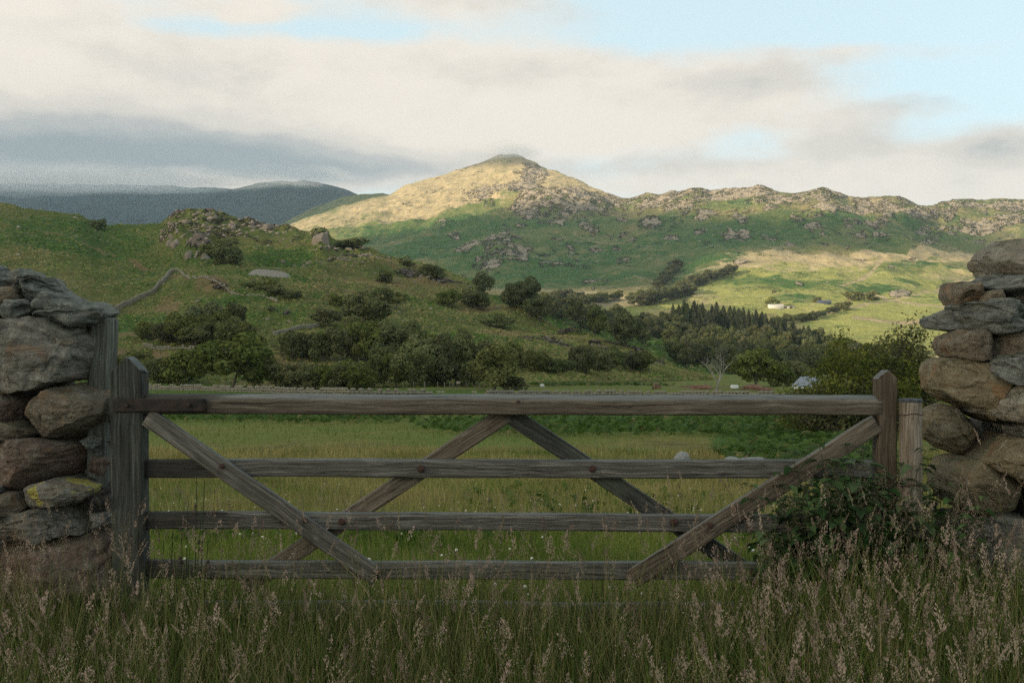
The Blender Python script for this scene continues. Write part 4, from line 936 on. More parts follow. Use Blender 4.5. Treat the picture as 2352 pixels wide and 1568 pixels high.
for i, (t, l) in enumerate([((620, 885, 120, 70), 'flat bush on the grass below the crest of the hill'), ((760, 778, 100, 55), 'small bush on the crest of the descending ridge'), ((930, 862, 190, 100), 'wide brown green bush near the rocky band of the ridge'), ((1340, 1180, 210, 85), 'low rounded bush on the pale grassy knoll'), ((400, 660, 200, 60), 'low scrub beside the dark boulder on the ridge')]):
    ptree(*Z3(*t), kind='shrub', name='bush', cat='bush', label=l)
for i, (t, l) in enumerate([((1700, 805, 130, 80), 'bush on the slope below the pale scree bank'), ((1590, 795, 120, 50), 'smaller bush beside the one below the scree bank'), ((1770, 835, 160, 60), 'spreading bush under the scree bank'), ((1860, 855, 120, 50), 'low bush at the end of the thin sloping wall'), ((1460, 640, 230, 150), 'dark scrub growing under the crag'), ((1370, 600, 170, 130), 'scrub in the hollow between the two crags')]):
    ptree(*Z2(*t), kind='shrub', name='bush', cat='bush', label=l)
for t in [(1500, 1452, 160, 130), (1600, 1458, 150, 130), (1680, 1462, 150, 90), (1760, 1462, 120, 85), (1850, 1462, 130, 165), (1910, 1466, 120, 175), (2000, 1466, 150, 150), (2100, 1450, 140, 130), (2200, 1452, 120, 115), (1390, 1440, 170, 140), (1440, 1420, 160, 130), (2270, 1455, 130, 110)]:
    ptree(*Z3(*t), label='tree in the row along the foot of the rocky knoll', group='trees below the rocky knoll')
# the big wood on the spur
def inpoly(x, y, poly):
    c = False; j = len(poly) - 1
    for i in range(len(poly)):
        xi, yi = poly[i]; xj, yj = poly[j]
        if (yi > y) != (yj > y) and x < (xj - xi) * (y - yi) / (yj - yi) + xi: c = not c
        j = i
    return c
WP = [(1070, 664), (1130, 676), (1270, 714), (1400, 735), (1550, 742), (1700, 756), (1860, 780), (1990, 815), (2060, 842), (2130, 862), (2150, 880), (1900, 872), (1720, 868), (1640, 860), (1570, 850), (1480, 806), (1400, 782), (1320, 760), (1240, 745), (1180, 715), (1120, 690)]
rr = random.Random(9); placed = []; tries = 0; nwood = 0
while nwood < 232 and tries < 12000:
    tries += 1
    x = rr.uniform(1060, 2140); y = rr.uniform(660, 880)
    if not inpoly(x, y, WP): continue
    p = cast(x, y, ('wooded_hill', 'hill'))
    if p is None or any((p.x - q_.x) ** 2 + (p.y - q_.y) ** 2 < 7.2 ** 2 for q_ in placed): continue
    if inpoly(x, y, [(1500, 852), (1640, 852), (1700, 880), (1500, 880)]): continue
    placed.append(p); h_ = rr.uniform(9, 15); wd = h_ * rr.uniform(.8, 1.15)
    tree('broadleaf_tree', 'tree', 'broadleaf tree in the dense wood covering the spur in the valley', 'broadleaf trees of the valley wood', p, wd, h_, rr.choice(WOODC), rr.choice(TRUNKS)); nwood += 1
n = 0
rr = random.Random(4)
for i in range(118):
    x = 1548 + (1885 - 1548) * (i / 118) + rr.uniform(-4, 4); row_ = i % 3
    yb_ = np.interp(x, [1550, 1650, 1750, 1860, 1900], [740, 750, 764, 786, 798]) + (0, 5, 12)[row_] + rr.uniform(-1, 2)
    p = cast(x, yb_, ('wooded_hill',))
    if p is None: continue
    h_ = rr.uniform(12, 23) * np.interp(x, [1550, 1600, 1740, 1790, 1900], [1.1, 1.1, 1.0, .85, .7])
    tree('conifer_tree', 'conifer', 'tall dark conifer in the plantation along the top of the wood', 'conifers along the top of the wood', p, h_ * rr.uniform(.75, 1.05), h_, rr.choice(CON), CTRUNK, sink=0)
# far trees on the fell side
ft = []
for (a_, b_, n_, hh) in [((1370, 695), (1440, 690), 4, 24), ((1455, 705), (1540, 690), 8, 30), ((1505, 672), (1560, 612), 10, 20), ((1560, 675), (1600, 655), 6, 22), ((1600, 655), (1640, 640), 6, 20), ((1640, 640), (1690, 622), 6, 18), ((1540, 690), (1600, 672), 7, 26), ((1870, 732), (1930, 714), 8, 14), ((1780, 745), (1880, 730), 10, 16), ((1280, 690), (1370, 700), 7, 22)]:
    for i in range(n_):
        f_ = (i + rr.uniform(-.3, .3)) / n_; ft.append((a_[0] + (b_[0] - a_[0]) * f_, a_[1] + (b_[1] - a_[1]) * f_ + rr.uniform(-3, 3), hh * rr.uniform(1.0, 1.5), hh * rr.uniform(.8, 1.15)))
for (x, y, w_, h_) in ft:
    ptree(x, y, w_, h_, kind='wood', label='small far tree in the lines along the gullies of the opposite valley side', group='far trees on the valley side', only=('fell',))
for (x, y, w_, h_, l) in [(1773, 703, 34, 20, 'dark tree behind the white farm building'), (1877, 694, 18, 14, 'small tree at the end of the dark barn'), (1933, 709, 38, 18, 'dark bush at the top corner of the cattle field'), (1940, 712, 22, 14, 'smaller bush beside the corner of the cattle field'), (1965, 690, 45, 24, 'broad tree clump in the bracken above the pasture'), (2000, 688, 34, 20, 'tree just beyond the broad clump above the pasture')]:
    ptree(x, y, w_, h_, kind='shrub', name='far_tree', label=l, only=('fell',))
# nearer trees by the buildings on the right
ptree(*Z4(640, 1425, 270, 240), label='rounded tree beside the bare tree behind the field wall')
for t in [(780, 1420, 180, 150), (850, 1415, 190, 160), (900, 1400, 160, 130)]:
    ptree(*Z4(*t), label='dark tree behind the slate roofed building', group='dark trees behind the roofs')
# bare tree
p = cast(1648, 903); k = p.y / F
t_ = empty('bare_tree', p, 'bare grey leafless tree behind the field wall', 'tree')
c = obj('trunk', BARE[0], None, t_); c.scale = (.95 * 200 * k, .95 * 200 * k, 215 * k)
p = cast(893, 886); t_ = empty('bare_tree', p, 'small pale dead tree against the dark row behind the wall', 'tree'); k = p.y / F
c = obj('trunk', BARE[1], None, t_); c.scale = (62 * k,) * 2 + (58 * k,)

# --- oak close to the right hand wall
def big_oak(x, y, wpx, hpx, D, seed, label, n=15000, low=.1):
    rng = np.random.default_rng(seed); k = D / F
    base = pt(x, y, D); base.z = height(base.x, base.y) - .1
    Hh = base.z; topz = CAMZ - (y - hpx - CY) * k; H = topz - base.z; Wd = wpx * k
    r = empty('oak_tree', base, label, 'tree')
    out = []; tips = []
    def br(p, d, L, rad, depth):
        pts = [p.copy()]; q_ = p.copy(); dd = d.copy()
        for i in range(6):
            dd = dd + rng.normal(size=3) * .22 + np.array([0, 0, .03]); dd /= np.linalg.norm(dd); q_ = q_ + dd * L / 6; pts.append(q_.copy())
            if depth <= 1 and i > 1: tips.append(q_.copy())
        out.append(tube_np(pts, [rad * (1 - .65 * i / 6) for i in range(7)], 6 if depth > 1 else 4))
        if depth > 0:
            for _ in range(5 if depth > 1 else 4):
                kk = rng.integers(2, 7); nd = dd * .5 + rng.normal(size=3) * .8; nd[2] = nd[2] * .5 + .25; nd /= np.linalg.norm(nd)
                br(pts[kk], nd, L * rng.uniform(.5, .72), rad * (1 - .65 * kk / 6) * .6, depth - 1)
    for a in range(7):
        an = a / 7 * 2 * PI + rng.uniform(-.3, .3); br(np.array([0, 0, H * .08 * a / 3]), np.array([math.cos(an) * .8, math.sin(an) * .8, rng.uniform(.35, 1.0)]), H * .52, .17, 3)
    out.append(tube_np([(0, 0, -.4), (0, 0, H * .3)], [.32, .2], 10))
    V, Q = join(out); T = np.array(tips)
    pc = np.percentile(T, 96, axis=0) - np.percentile(T, 4, axis=0); sc = np.array([Wd / pc[0], min(Wd, 9.) / pc[1], H * .97 / np.percentile(T[:, 2], 97)]) * .95
    mid_ = np.median(T[:, 0]); V[:, 0] -= mid_ * np.clip(V[:, 2] / (H * .4), 0, 1); T[:, 0] -= mid_
    obj('trunk', mesh_np('trunk', V * sc, Q), BARK, r)
    T = T * sc; T = T[(T[:, 2] > H * low)]
    c = T[rng.integers(0, len(T), n)]; off = rng.normal(size=(n, 3)) * np.array([.30, .30, .16]); P = c + off
    Vv, Qq = cards(P, off + np.array([0, 0, .25]), .10, rng, .8); me = mesh_np('crown', Vv, Qq, False)
    add_attr(me, 'tint', np.repeat(np.clip(.35 + .45 * fbm(P * .9, 3) + off[:, 2] * 1.2 + rng.normal(0, .15, n), 0, 1), 4))
    obj('crown', me, LEAFO, r)
    return r
big_oak(1945, 955, 250, 160, 58, 5, 'yellow green oak in front of the grey roofs', 22000)
big_oak(2075, 960, 190, 196, 62, 8, 'taller oak behind the round post and the head of the gate', 18000)
big_oak(1900, 965, 130, 90, 56, 13, 'low oak branches just above the top rail of the gate', 6000)

# ------------------------------------------------------------------ field walls, fences
WALLM = stone_mat('field_wall_stone', ((.13, .12, .09), (.18, .165, .125), (.25, .23, .18)), lam=.4, orange=.3, strata=.2)
def pos_path(pts, only=None, n=None, step=None):
    P = [cast(x, y, only) for x, y in pts]; P = [p for p in P if p is not None]; out = []
    for a, b_ in zip(P[:-1], P[1:]):
        L = (b_ - a).length; k_ = max(1, int(L / step))
        for i in range(k_):
            q_ = a.lerp(b_, i / k_); q_.z = height(q_.x, q_.y); out.append(q_)
    q_ = P[-1].copy(); q_.z = height(q_.x, q_.y); out.append(q_)
    return out
def stone_wall(pts, h, th, label, size, only=None, mat=None, gap=0.):
    path = pos_path(pts, only, step=size); c0 = path[len(path) // 2].copy(); rng = np.random.default_rng(len(path)); parts = []
    base, tri = ICO2; nc = max(2, int(h / (size * .55)))
    Vs = []
    for p_, q_ in zip(path[:-1], path[1:]):
        d = (q_ - p_); d.normalize(); nrm = Vector((-d.y, d.x, 0))
        for ci in range(nc):
            if gap and rng.random() < gap and ci == nc - 1: continue
            tw = th * (1 - .35 * ci / nc); hh = h / nc
            for side in ((-1, 1) if th > size else (0,)):
                s = np.array([size * rng.uniform(.5, .75), tw * (.36 if side else .6), hh * rng.uniform(.52, .75)])
                vv = base * s * (1 + .25 * rng.normal(size=base.shape) * .5)
                cc = p_ + d * size * rng.uniform(-.15, .15) + nrm * side * tw * .22 + Vector((0, 0, (ci + .45) * hh - .05))
                v2 = np.stack([vv[:, 0] * d.x + vv[:, 1] * nrm.x, vv[:, 0] * d.y + vv[:, 1] * nrm.y, vv[:, 2] + vv[:, 0] * d.z], -1) + np.array(cc - c0)
                Vs.append(v2)
    V = np.concatenate(Vs); Q = (tri[None] + (np.arange(len(Vs)) * len(base))[:, None, None]).reshape(-1, 3)
    o = obj('dry_stone_wall', mesh_np('dry_stone_wall', V, Q), mat or WALLM, None, c0); return tag(o, label, 'wall')
stone_wall([(250, 890), (340, 894), (480, 897), (640, 904), (800, 908), (1000, 910)], 1.0, .6, 'long low field wall beyond the meadow under the dark trees', .55, gap=.4)
stone_wall([(1120, 912), (1260, 911), (1400, 910), (1560, 911), (1750, 913), (1900, 914), (2060, 916)], .95, .6, 'field wall above the top rail of the gate beside the bare tree', .55, gap=.35)
stone_wall([(225, 730), (262, 716), (300, 698), (345, 678), (372, 652), (398, 624)], 1.9, .9, 'grey wall climbing the green slope from the tall gatepost', .9, ('hill',))
stone_wall([(398, 620), (450, 640), (520, 664), (580, 680), (640, 694)], 1.0, .6, 'thin pale wall running down across the bracken slope', 1.3, ('hill',), gap=.5)
stone_wall([(630, 770), (665, 762), (700, 754), (735, 747)], 1.1, .8, 'short sunlit wall on the grass above the middle trees', .8, ('hill',))
stone_wall([(330, 796), (420, 800), (500, 806), (545, 810)], 1.0, .6, 'tumbled wall along the pale mown field', .9, ('hill',), gap=.4)
SCREE = stone_mat('scree', ((.15, .14, .13), (.20, .19, .17), (.27, .25, .22)), lam=.2, orange=.2, strata=.1)
p = cast(622, 637, ('hill',)); k = p.y / F; V, Q = gridbox(40, 6, 8); u = V[:, 0] * 2; P_ = V * np.array([9, 2, 2]); prof = np.clip(1 - np.abs(u) ** 5 * .8, .1, 1)
V = np.stack([V[:, 0] * 96 * k, V[:, 1] * 3.0 - (V[:, 2] - .5) * -2.5, (V[:, 2] + .45) * 17 * k * prof * (1 + .1 * fbm(P_, 3)) - u * 5 * k], -1) + .35 * np.stack([fbm(P_ * 3 + 9, 3)] * 3, -1)
tag(obj('scree_bank', mesh_np('scree_bank', V, Q), SCREE, None, p), 'pale scree bank on the slope under the crag', 'scree bank')
# boulder on the ridge and scattered rocks
MB = stone_mat('crag_rock', ((.12, .10, .08), (.17, .145, .12), (.23, .20, .165)), lam=.3, orange=.2, strata=.4)
def rock(x, y, wpx, hpx, seed, label, name='boulder', only=('hill',), group=None):
    p = cast(x, y, only)
    if p is None: return
    k = p.y / F; base, tri = ICO5 if wpx > 30 else ICO4; P = base + seed * 9.1
    r = 1 + .35 * fbm(P * 1.1, 3) + .18 * ridged(P * 2.2, 3)
    fq = np.random.default_rng(int(seed * 97)); pr_ = np.full(len(base), 9.)
    for _ in range(9):
        n_ = fq.normal(size=3); n_ /= np.linalg.norm(n_); dt_ = base @ n_; pr_ = np.minimum(pr_, np.where(dt_ > .05, fq.uniform(.62, .9) / np.maximum(dt_, .05), 9.))
    r = np.minimum(r, pr_) * (1 + .06 * fbm(P * 5, 2)); V = base * r[:, None] * np.array([wpx * k * .5, wpx * k * .4, hpx * k * .75])
    tag(obj(name, mesh_np(name, V, tri), MB, None, p), label, 'rock', group)
rock(737, 551, 36, 25, 3, 'big rounded dark boulder on the crest of the ridge')
rr = random.Random(31)
for (cx_, cy_, sx, sy, n_, l, g_) in [(398, 558, 30, 12, 8, 'craggy block in the outcrop under the summit of the green hill', 'upper crag'), (460, 584, 26, 10, 7, 'craggy block in the outcrop lower down the green hill', 'lower crag'),
                               (470, 502, 90, 14, 5, 'brown rock of the broken summit crest of the green hill', 'summit crest rocks'), (600, 522, 80, 9, 8, 'brown rock along the ridge running down from the summit', 'ridge rocks')]:
    for i in range(n_):
        rock(cx_ + rr.gauss(0, sx * .55), cy_ + rr.gauss(0, sy * .55), rr.uniform(9, 26), rr.uniform(7, 15), rr.random() * 60, l, 'crag_block', group=g_)
rr = random.Random(12)
for (cx_, cy_, sx, sy, n_) in [(820, 600, 120, 10, 16), (700, 606, 50, 6, 8), (960, 642, 60, 7, 10), (1350, 785, 120, 14, 14), (480, 690, 30, 5, 4), (640, 738, 40, 8, 5), (560, 520, 90, 12, 12)]:
    for i in range(n_):
        rock(cx_ + rr.uniform(-sx, sx), cy_ + rr.uniform(-sy, sy), rr.uniform(4, 12), rr.uniform(3, 6), rr.random() * 50, 'small pale rock poking through the grass of the hillside', 'rock', group='rocks scattered over the hillside')
# fence posts beyond the wall
PALE = simple_mat('pale_timber', (.30, .26, .20), (.50, .44, .34), 6)
FPM = simple_mat('fence_timber', (.12, .11, .09), (.22, .20, .17), 6)
fpme = mesh_np('fence_post', *(lambda V, Q: (V * np.array([.10, .10, 1.25]) + np.array([0, 0, .6]), Q))(*gridbox(1, 1, 6)), False); fpme.materials.append(FPM)
for i, x in enumerate([1005, 1021, 1033, 1041, 1072, 1101, 1111, 1137, 1620, 1632, 1845, 1862, 1880, 1240, 1275, 1310, 1345, 975, 950, 925]):
    p = cast(x, 893 + (i % 3)) if x < 1200 else cast(x, 886 if x < 1500 else 893)
    if p: tag(obj('fence_post', fpme, None, None, p), 'thin weathered post of the wire fence beyond the field wall', 'post', 'fence posts beyond the wall')
# pale timber feeder and planks
def boxes(name, bl, mat, loc, label=None, cat=None, parent=None, rotz=0.):
    V, Q, o = [], [], 0
    for (cx_, cy_, cz_, sx, sy, sz) in bl:
        v, q_ = gridbox(1, 1, 1); V.append(v * np.array([sx, sy, sz]) + np.array([cx_, cy_, cz_])); Q.append(q_ + o); o += len(v)
    ob = obj(name, mesh_np(name, np.concatenate(V), np.concatenate(Q), False), mat, parent, loc, (0, 0, rotz)); bv = ob.modifiers.new('b', 'BEVEL'); bv.width = .012; bv.segments = 1
    if label: tag(ob, label, cat)
    return ob
p = cast(1053, 893); t_ = empty('nest_box_stand', p, 'pale square box raised on two legs beyond the field wall', 'box stand')
boxes('box', [(0, 0, 1.05, .62, .4, .28)], PALE, (0, 0, 0), parent=t_); boxes('roof', [(0, 0, 1.22, .72, .5, .05)], PALE, (0, 0, 0), parent=t_)
for sx in (-.26, .26): boxes('leg', [(sx, 0, .45, .07, .07, .95)], FPM, (0, 0, 0), parent=t_)
for (x, y, wd, l) in [(985, 906, 1.1, 'small stack of pale planks lying lowest beside the wall'), (1012, 903, 1.2, 'bright stack of pale planks lying on the grass'), (1089, 903, .8, 'single pale plank on trestles near the pointed tree')]:
    p = cast(x, y); boxes('plank_stack', [(0, 0, .12, wd, .25, .05), (.05, .02, .22, wd * .9, .22, .05), (-.03, 0, .31, wd, .2, .05), (-wd * .3, 0, .05, .1, .3, .1), (wd * .3, 0, .05, .1, .3, .1)], PALE, p, l, 'planks', rotz=.1)
# spoil heaps and dumped things beyond the wall on the right
SOIL = simple_mat('red_soil', (.10, .05, .03), (.20, .105, .065), 1.2, .95, bump=1, bd=.1)
def heap(x, y, wpx, hpx, mat, label, seed, cat='heap', name='soil_heap'):
    p = cast(x, y); k = p.y / F; base, tri = ICO5; P = base + seed; r = 1 + .3 * fbm(P * 1.5, 4)
    V = base * r[:, None] * np.array([wpx * k / 2, wpx * k / 3, hpx * k]); V[:, 2] = np.maximum(V[:, 2], -.1)
    tag(obj(name, mesh_np(name, V, tri), mat, None, p), label, cat)
heap(1612, 893, 50, 9, SOIL, 'low heap of red soil left of the bare tree', 1)
heap(1730, 893, 46, 11, SOIL, 'heap of red brown soil right of the white tank', 2)
heap(1755, 897, 30, 8, SOIL, 'smaller heap of soil behind the wall', 3)
heap(1508, 893, 22, 13, simple_mat('rotten_wood', (.05, .04, .03), (.20, .11, .05), 2), 'broken tree stump beyond the field wall', 4, 'stump', 'tree_stump')
WHITE = simple_mat('white_plastic', (.55, .56, .54), (.72, .72, .70), 2, .5)
p = cast(1687, 894); t_ = empty('water_tank', p, 'white rounded water tank beyond the field wall by the bare tree', 'tank')
V, Q = gridbox(10, 6, 6); sg = np.sign(V); a = np.abs(V) * 2; V2 = sg * (1 - (1 - a) ** 1.0) / 2
rr_ = (np.abs(V2 * 2) ** 4).sum(1) ** .25; V2 = V2 / np.maximum(rr_, .6)[:, None]; k = p.y / F
obj('tank', mesh_np('tank', V2 * np.array([18 * k, 12 * k, 9.5 * k]) + np.array([0, 0, 5.5 * k]), Q), WHITE, t_)
obj('lid', mesh_np('lid', *(lambda v, q_: (v * np.array([4 * k, 4 * k, 1.6 * k]) + np.array([3 * k, 0, 10.6 * k]), q_))(*gridbox(2, 2, 1)), False), FPM, t_)

# ------------------------------------------------------------------ buildings
SLATE = simple_mat('roof_slate', (.13, .15, .18), (.24, .27, .31), 5, .6, bump=.5, bd=.03)
RENDER = simple_mat('white_render', (.50, .48, .43), (.62, .60, .54), 1, .9)
STONEW = simple_mat('stone_masonry', (.13, .11, .09), (.25, .22, .18), 2.5, .9, bump=.8, bd=.05)
DARKM = simple_mat('dark_opening', (.012, .012, .013), (.03, .03, .03), 3)
DSHEET = simple_mat('dark_sheeting', (.045, .055, .08), (.07, .085, .115), 2, .7)
def house(name, p, L, Wd, hw, hr, rot, wallm, roofm, label, cat='house', hip=.0, wins=(), chim=None, fascia=None):
    t = empty(name, p, label, cat, rotz=rot)
    boxes('wall', [(0, 0, hw / 2, L, Wd, hw)], wallm, (0, 0, 0), parent=t)
    o = .25; x1, y1 = L / 2 + o, Wd / 2 + o; xr = x1 - hip * L
    V = np.array([(-x1, -y1, hw), (x1, -y1, hw), (x1, y1, hw), (-x1, y1, hw), (-xr, 0, hw + hr), (xr, 0, hw + hr), (-x1, -y1, hw + .12), (x1, -y1, hw + .12), (x1, y1, hw + .12), (-x1, y1, hw + .12)]) 
    me = mesh_np('roof', V, [(0, 3, 2, 1), (0, 1, 7, 6), (1, 2, 8, 7), (2, 3, 9, 8), (3, 0, 6, 9), (6, 7, 5, 4), (8, 9, 4, 5), (7, 8, 5), (9, 6, 4)], False)
    ro = obj('roof', me, roofm, t)
    if fascia: boxes('fascia', [(0, -y1 - .02, hw + .02, 2 * x1, .04, .2)], fascia, (0, 0, 0), parent=ro)
    if chim: boxes('chimney', [(chim, 0, hw + hr + .2, .7, .6, 1.2)], wallm, (0, 0, 0), parent=ro)
    for (wx, wz, ww, wh) in wins:
        wn = boxes('window', [(wx, -Wd / 2 - .015, wz, ww, .04, wh)], WHITE, (0, 0, 0), parent=t)
        boxes('pane', [(wx, -Wd / 2 - .045, wz, ww * .8, .03, wh * .8)], DARKM, (0, 0, 0), parent=wn)
    return t
D = 115.
pb = pt(1856, 886 + 26, D); house('cottage', pb, 2.9, 3, 1.1, 1.3, -.2, STONEW, SLATE, 'small building with hipped grey slate roof and white eaves behind the oak', hip=.3, fascia=WHITE)
pb = pt(2045, 905, 120.); house('house', pb, 7, 6.5, 1.9, 3.0, .75, STONEW, SLATE, 'grey slate roofed house mostly hidden behind the oaks', chim=1.5, wins=((-2, 1.1, .9, .9), (1.5, 1.1, .9, .9)))
p = cast(1794, 709, ('fell',)); k = p.y / F
t = house('farm_building', p + Vector((-12 * k, 0, -.5)), 32 * k, 9, 4.8, 1.3, .06, RENDER, simple_mat('pale_sheet_roof', (.52, .50, .46), (.66, .63, .57), 2), 'long low white farm building on the far valley side', 'farm building')
boxes('lean_to', [(27 * k, 0, 1.6, 30 * k, 8, 3.3)], RENDER, (0, 0, 0), parent=t)
boxes('lean_to_roof', [(27 * k, -.3, 3.6, 31 * k, 9, .6)], simple_mat('rust_sheet', (.30, .22, .17), (.48, .42, .36), 1), (0, 0, 0), parent=t)
for xx in (20, 33): boxes('opening', [(xx * k, -4.1, 1.9, 6 * k, .25, 1.9)], DARKM, (0, 0, 0), parent=t)
p = cast(1893, 697, ('fell',)); k = p.y / F
house('barn', p + Vector((0, 0, -.5)), 28 * k, 10, 2.6, 2.2, -.05, DSHEET, DSHEET, 'long low dark barn right of the white farm building', 'barn')

# ------------------------------------------------------------------ animals
def skin_animal(name, J, Eg, R, root, mat, loc, rz, sc, label, cat, group=None, sub=2, src=None):
    """one continuous body: tapered segments fused by a voxel remesh, then smoothed"""
    if src is None:
        base, tri = ICO2; parts = []
        for a_, c_ in Eg:
            A_, C_ = np.array(J[a_], float), np.array(J[c_], float); n_ = max(2, int(np.linalg.norm(C_ - A_) / .02))
            pts = [Vector(A_ + (C_ - A_) * i / 3) for i in range(4)]; rad = [R[a_] + (R[c_] - R[a_]) * i / 3 for i in range(4)]
            v, q_ = tube_np(pts, rad, 14); parts.append((v, np.concatenate([q_[:, [0, 1, 2]], q_[:, [0, 2, 3]]])))
        for p_, r_ in zip(J, R): parts.append((base * r_ + np.array(p_), tri))
        V, Q = join(parts); me = mesh_np(name, V, Q); me.materials.append(mat)
        o = bpy.data.objects.new(name, me); COL.objects.link(o)
        rm = o.modifiers.new('fuse', 'REMESH'); rm.mode = 'VOXEL'; rm.voxel_size = .022 if sub > 1 else .05; rm.use_smooth_shade = True
        sm = o.modifiers.new('smooth', 'SMOOTH'); sm.factor = .5; sm.iterations = 4
    else: o = src.copy(); COL.objects.link(o)
    o.location = loc; o.rotation_euler = (0, 0, rz); o.scale = (sc,) * 3
    return tag(o, label, cat, group)
SHJ = [(0, 0, .55), (.28, 0, .56), (-.28, 0, .56), (-.42, 0, .54), (.42, 0, .56), (.54, 0, .50), (.66, 0, .38), (.76, 0, .22), (.80, 0, .14),
       (.30, .10, .40), (.30, .11, .20), (.31, .11, .02), (.30, -.10, .40), (.30, -.11, .20), (.31, -.11, .02), (-.32, .10, .40), (-.38, .11, .22), (-.33, .11, .02), (-.32, -.10, .40), (-.38, -.11, .22), (-.33, -.11, .02), (-.5, 0, .42), (.66, .09, .44), (.66, -.09, .44)]
SHE = [(0, 1), (0, 2), (2, 3), (1, 4), (4, 5), (5, 6), (6, 7), (7, 8), (1, 9), (9, 10), (10, 11), (1, 12), (12, 13), (13, 14), (2, 15), (15, 16), (16, 17), (2, 18), (18, 19), (19, 20), (3, 21), (6, 22), (6, 23)]
SHR = [.25, .23, .235, .17, .17, .12, .09, .06, .04, .09, .035, .03, .09, .035, .03, .10, .04, .03, .10, .04, .03, .04, .03, .03]
def wool_mat(name, c1, c2, c3):
    m = bpy.data.materials.new(name); m.use_nodes = True; m.node_tree.nodes.clear(); b = NB(m.node_tree)
    p = b.n('ShaderNodeTexCoord').outputs['Object']; n1 = b.noise(p, 22, 5, .7); n2 = b.noise(p, 3, 3, .6)
    c = b.mix(b.step(n1, .35, .65), c1, c2); c = b.mix(b.step(n2, .58, .66), c, c3)
    bs = b.n('ShaderNodeBsdfPrincipled', {'Base Color': c, 'Roughness': 1., 'Normal': b.bump(n1, 1., .04)}); b.n('ShaderNodeOutputMaterial', {0: bs.outputs[0]}); return m
WG = wool_mat('grey_wool', (.16, .16, .15), (.30, .30, .28), (.20, .17, .14)); WW = wool_mat('white_wool', (.55, .53, .47), (.72, .69, .62), (.5, .46, .4))
p = cast(1566, 1093); sheep = skin_animal('sheep', SHJ, SHE, SHR, 0, WG, p, math.radians(72), 1.0, 'grey sheep seen from behind grazing beyond the second rail', 'sheep')
p = cast(1686, 1112); skin_animal('sheep', SHJ, SHE, SHR, 0, WG, p, math.radians(100), .93, 'sheep whose grey back just shows over the second rail, nearer the sloping brace', 'sheep', src=sheep)
p = cast(1728, 1110); skin_animal('sheep', SHJ, SHE, SHR, 0, WG, p, math.radians(20), .93, 'sheep with pinkish marked back just over the second rail beside the brace', 'sheep', src=sheep)
p = cast(1245, 893); sh2 = skin_animal('sheep', SHJ, SHE, SHR, 0, WW, p, math.radians(60), 1.05, 'white sheep standing beyond the wall near the pointed tree', 'sheep', sub=1)
p = cast(1366, 887); skin_animal('sheep', SHJ, SHE, SHR, 0, WW, p, math.radians(185), 1.0, 'white sheep in the open pasture beyond the wall', 'sheep', src=sh2)
p = cast(1468, 887); skin_animal('sheep', SHJ, SHE, SHR, 0, WW, p, math.radians(5), .9, 'white sheep farthest along the pasture near the stump', 'sheep', src=sh2)
COWJ = [tuple(np.array(v) * np.array([1.9, 1.5, 1.75])) for v in SHJ]; COWJ[6] = (1.15, 0, .95); COWJ[7] = (1.32, 0, .70); COWJ[8] = (1.38, 0, .55); COWJ[22] = (1.15, .2, 1.05); COWJ[23] = (1.15, -.2, 1.05)
COWR = [r * 1.45 for r in SHR]
BLK = simple_mat('black_hide', (.015, .013, .012), (.035, .028, .024), 2, .7)
cow = None; rr = random.Random(3)
for i, (x, y) in enumerate([(2007, 774), (2013, 775), (2031, 774), (2037, 773), (2041, 771), (2046, 772), (2052, 771), (2063, 773), (2067, 770), (2074, 770), (2078, 769), (2081, 770), (2087, 769), (2095, 766), (2098, 764), (2042, 756), (2048, 755)]):
    x2 = 1740 + (x - 1740) * 1.0; px_, py_ = (x - 0, y)
    zx = 1850 + (x - 1850); X_ = x
    p = cast(x, y - 0, ('fell',))
    if p is None: continue
    o = skin_animal('cow', COWJ, Eg=SHE, R=COWR, root=0, mat=BLK, loc=p, rz=rr.uniform(0, 6.28), sc=1.15, label='black cow grazing in the sunlit field above the wood', cat='cow', group='cattle in the sunlit field', sub=1, src=cow)
    cow = cow or o

# ------------------------------------------------------------------ grasses, bracken, nettles
def grass_mat(name, g1, g2, d1, d2, trans=.3):
    m = bpy.data.materials.new(name); m.use_nodes = True; m.node_tree.nodes.clear(); b = NB(m.node_tree)
    t, dr = b.attr('tint'), b.attr('dead')
    c = b.mix(dr, b.mix(t, g1, g2), b.mix(t, d1, d2))
    d = b.n('ShaderNodeBsdfPrincipled', {'Base Color': c, 'Roughness': .75}); d.inputs['Specular IOR Level'].default_value = .25
    tr = b.n('ShaderNodeBsdfTranslucent', {'Color': c}).outputs[0]
    b.n('ShaderNodeOutputMaterial', {0: b.n('ShaderNodeMixShader', {0: trans, 1: d.outputs[0], 2: tr}).outputs[0]}); return m
GRASS = grass_mat('meadow_grass', (.016, .038, .004), (.125, .170, .026), (.15, .12, .05), (.40, .31, .17), .10)
SEED = grass_mat('seed_heads', (.12, .10, .06), (.24, .21, .12), (.17, .115, .09), (.54, .40, .32), .3)
FIELDG = grass_mat('field_grass', (.050, .105, .010), (.155, .205, .030), (.24, .195, .065), (.44, .355, .145))

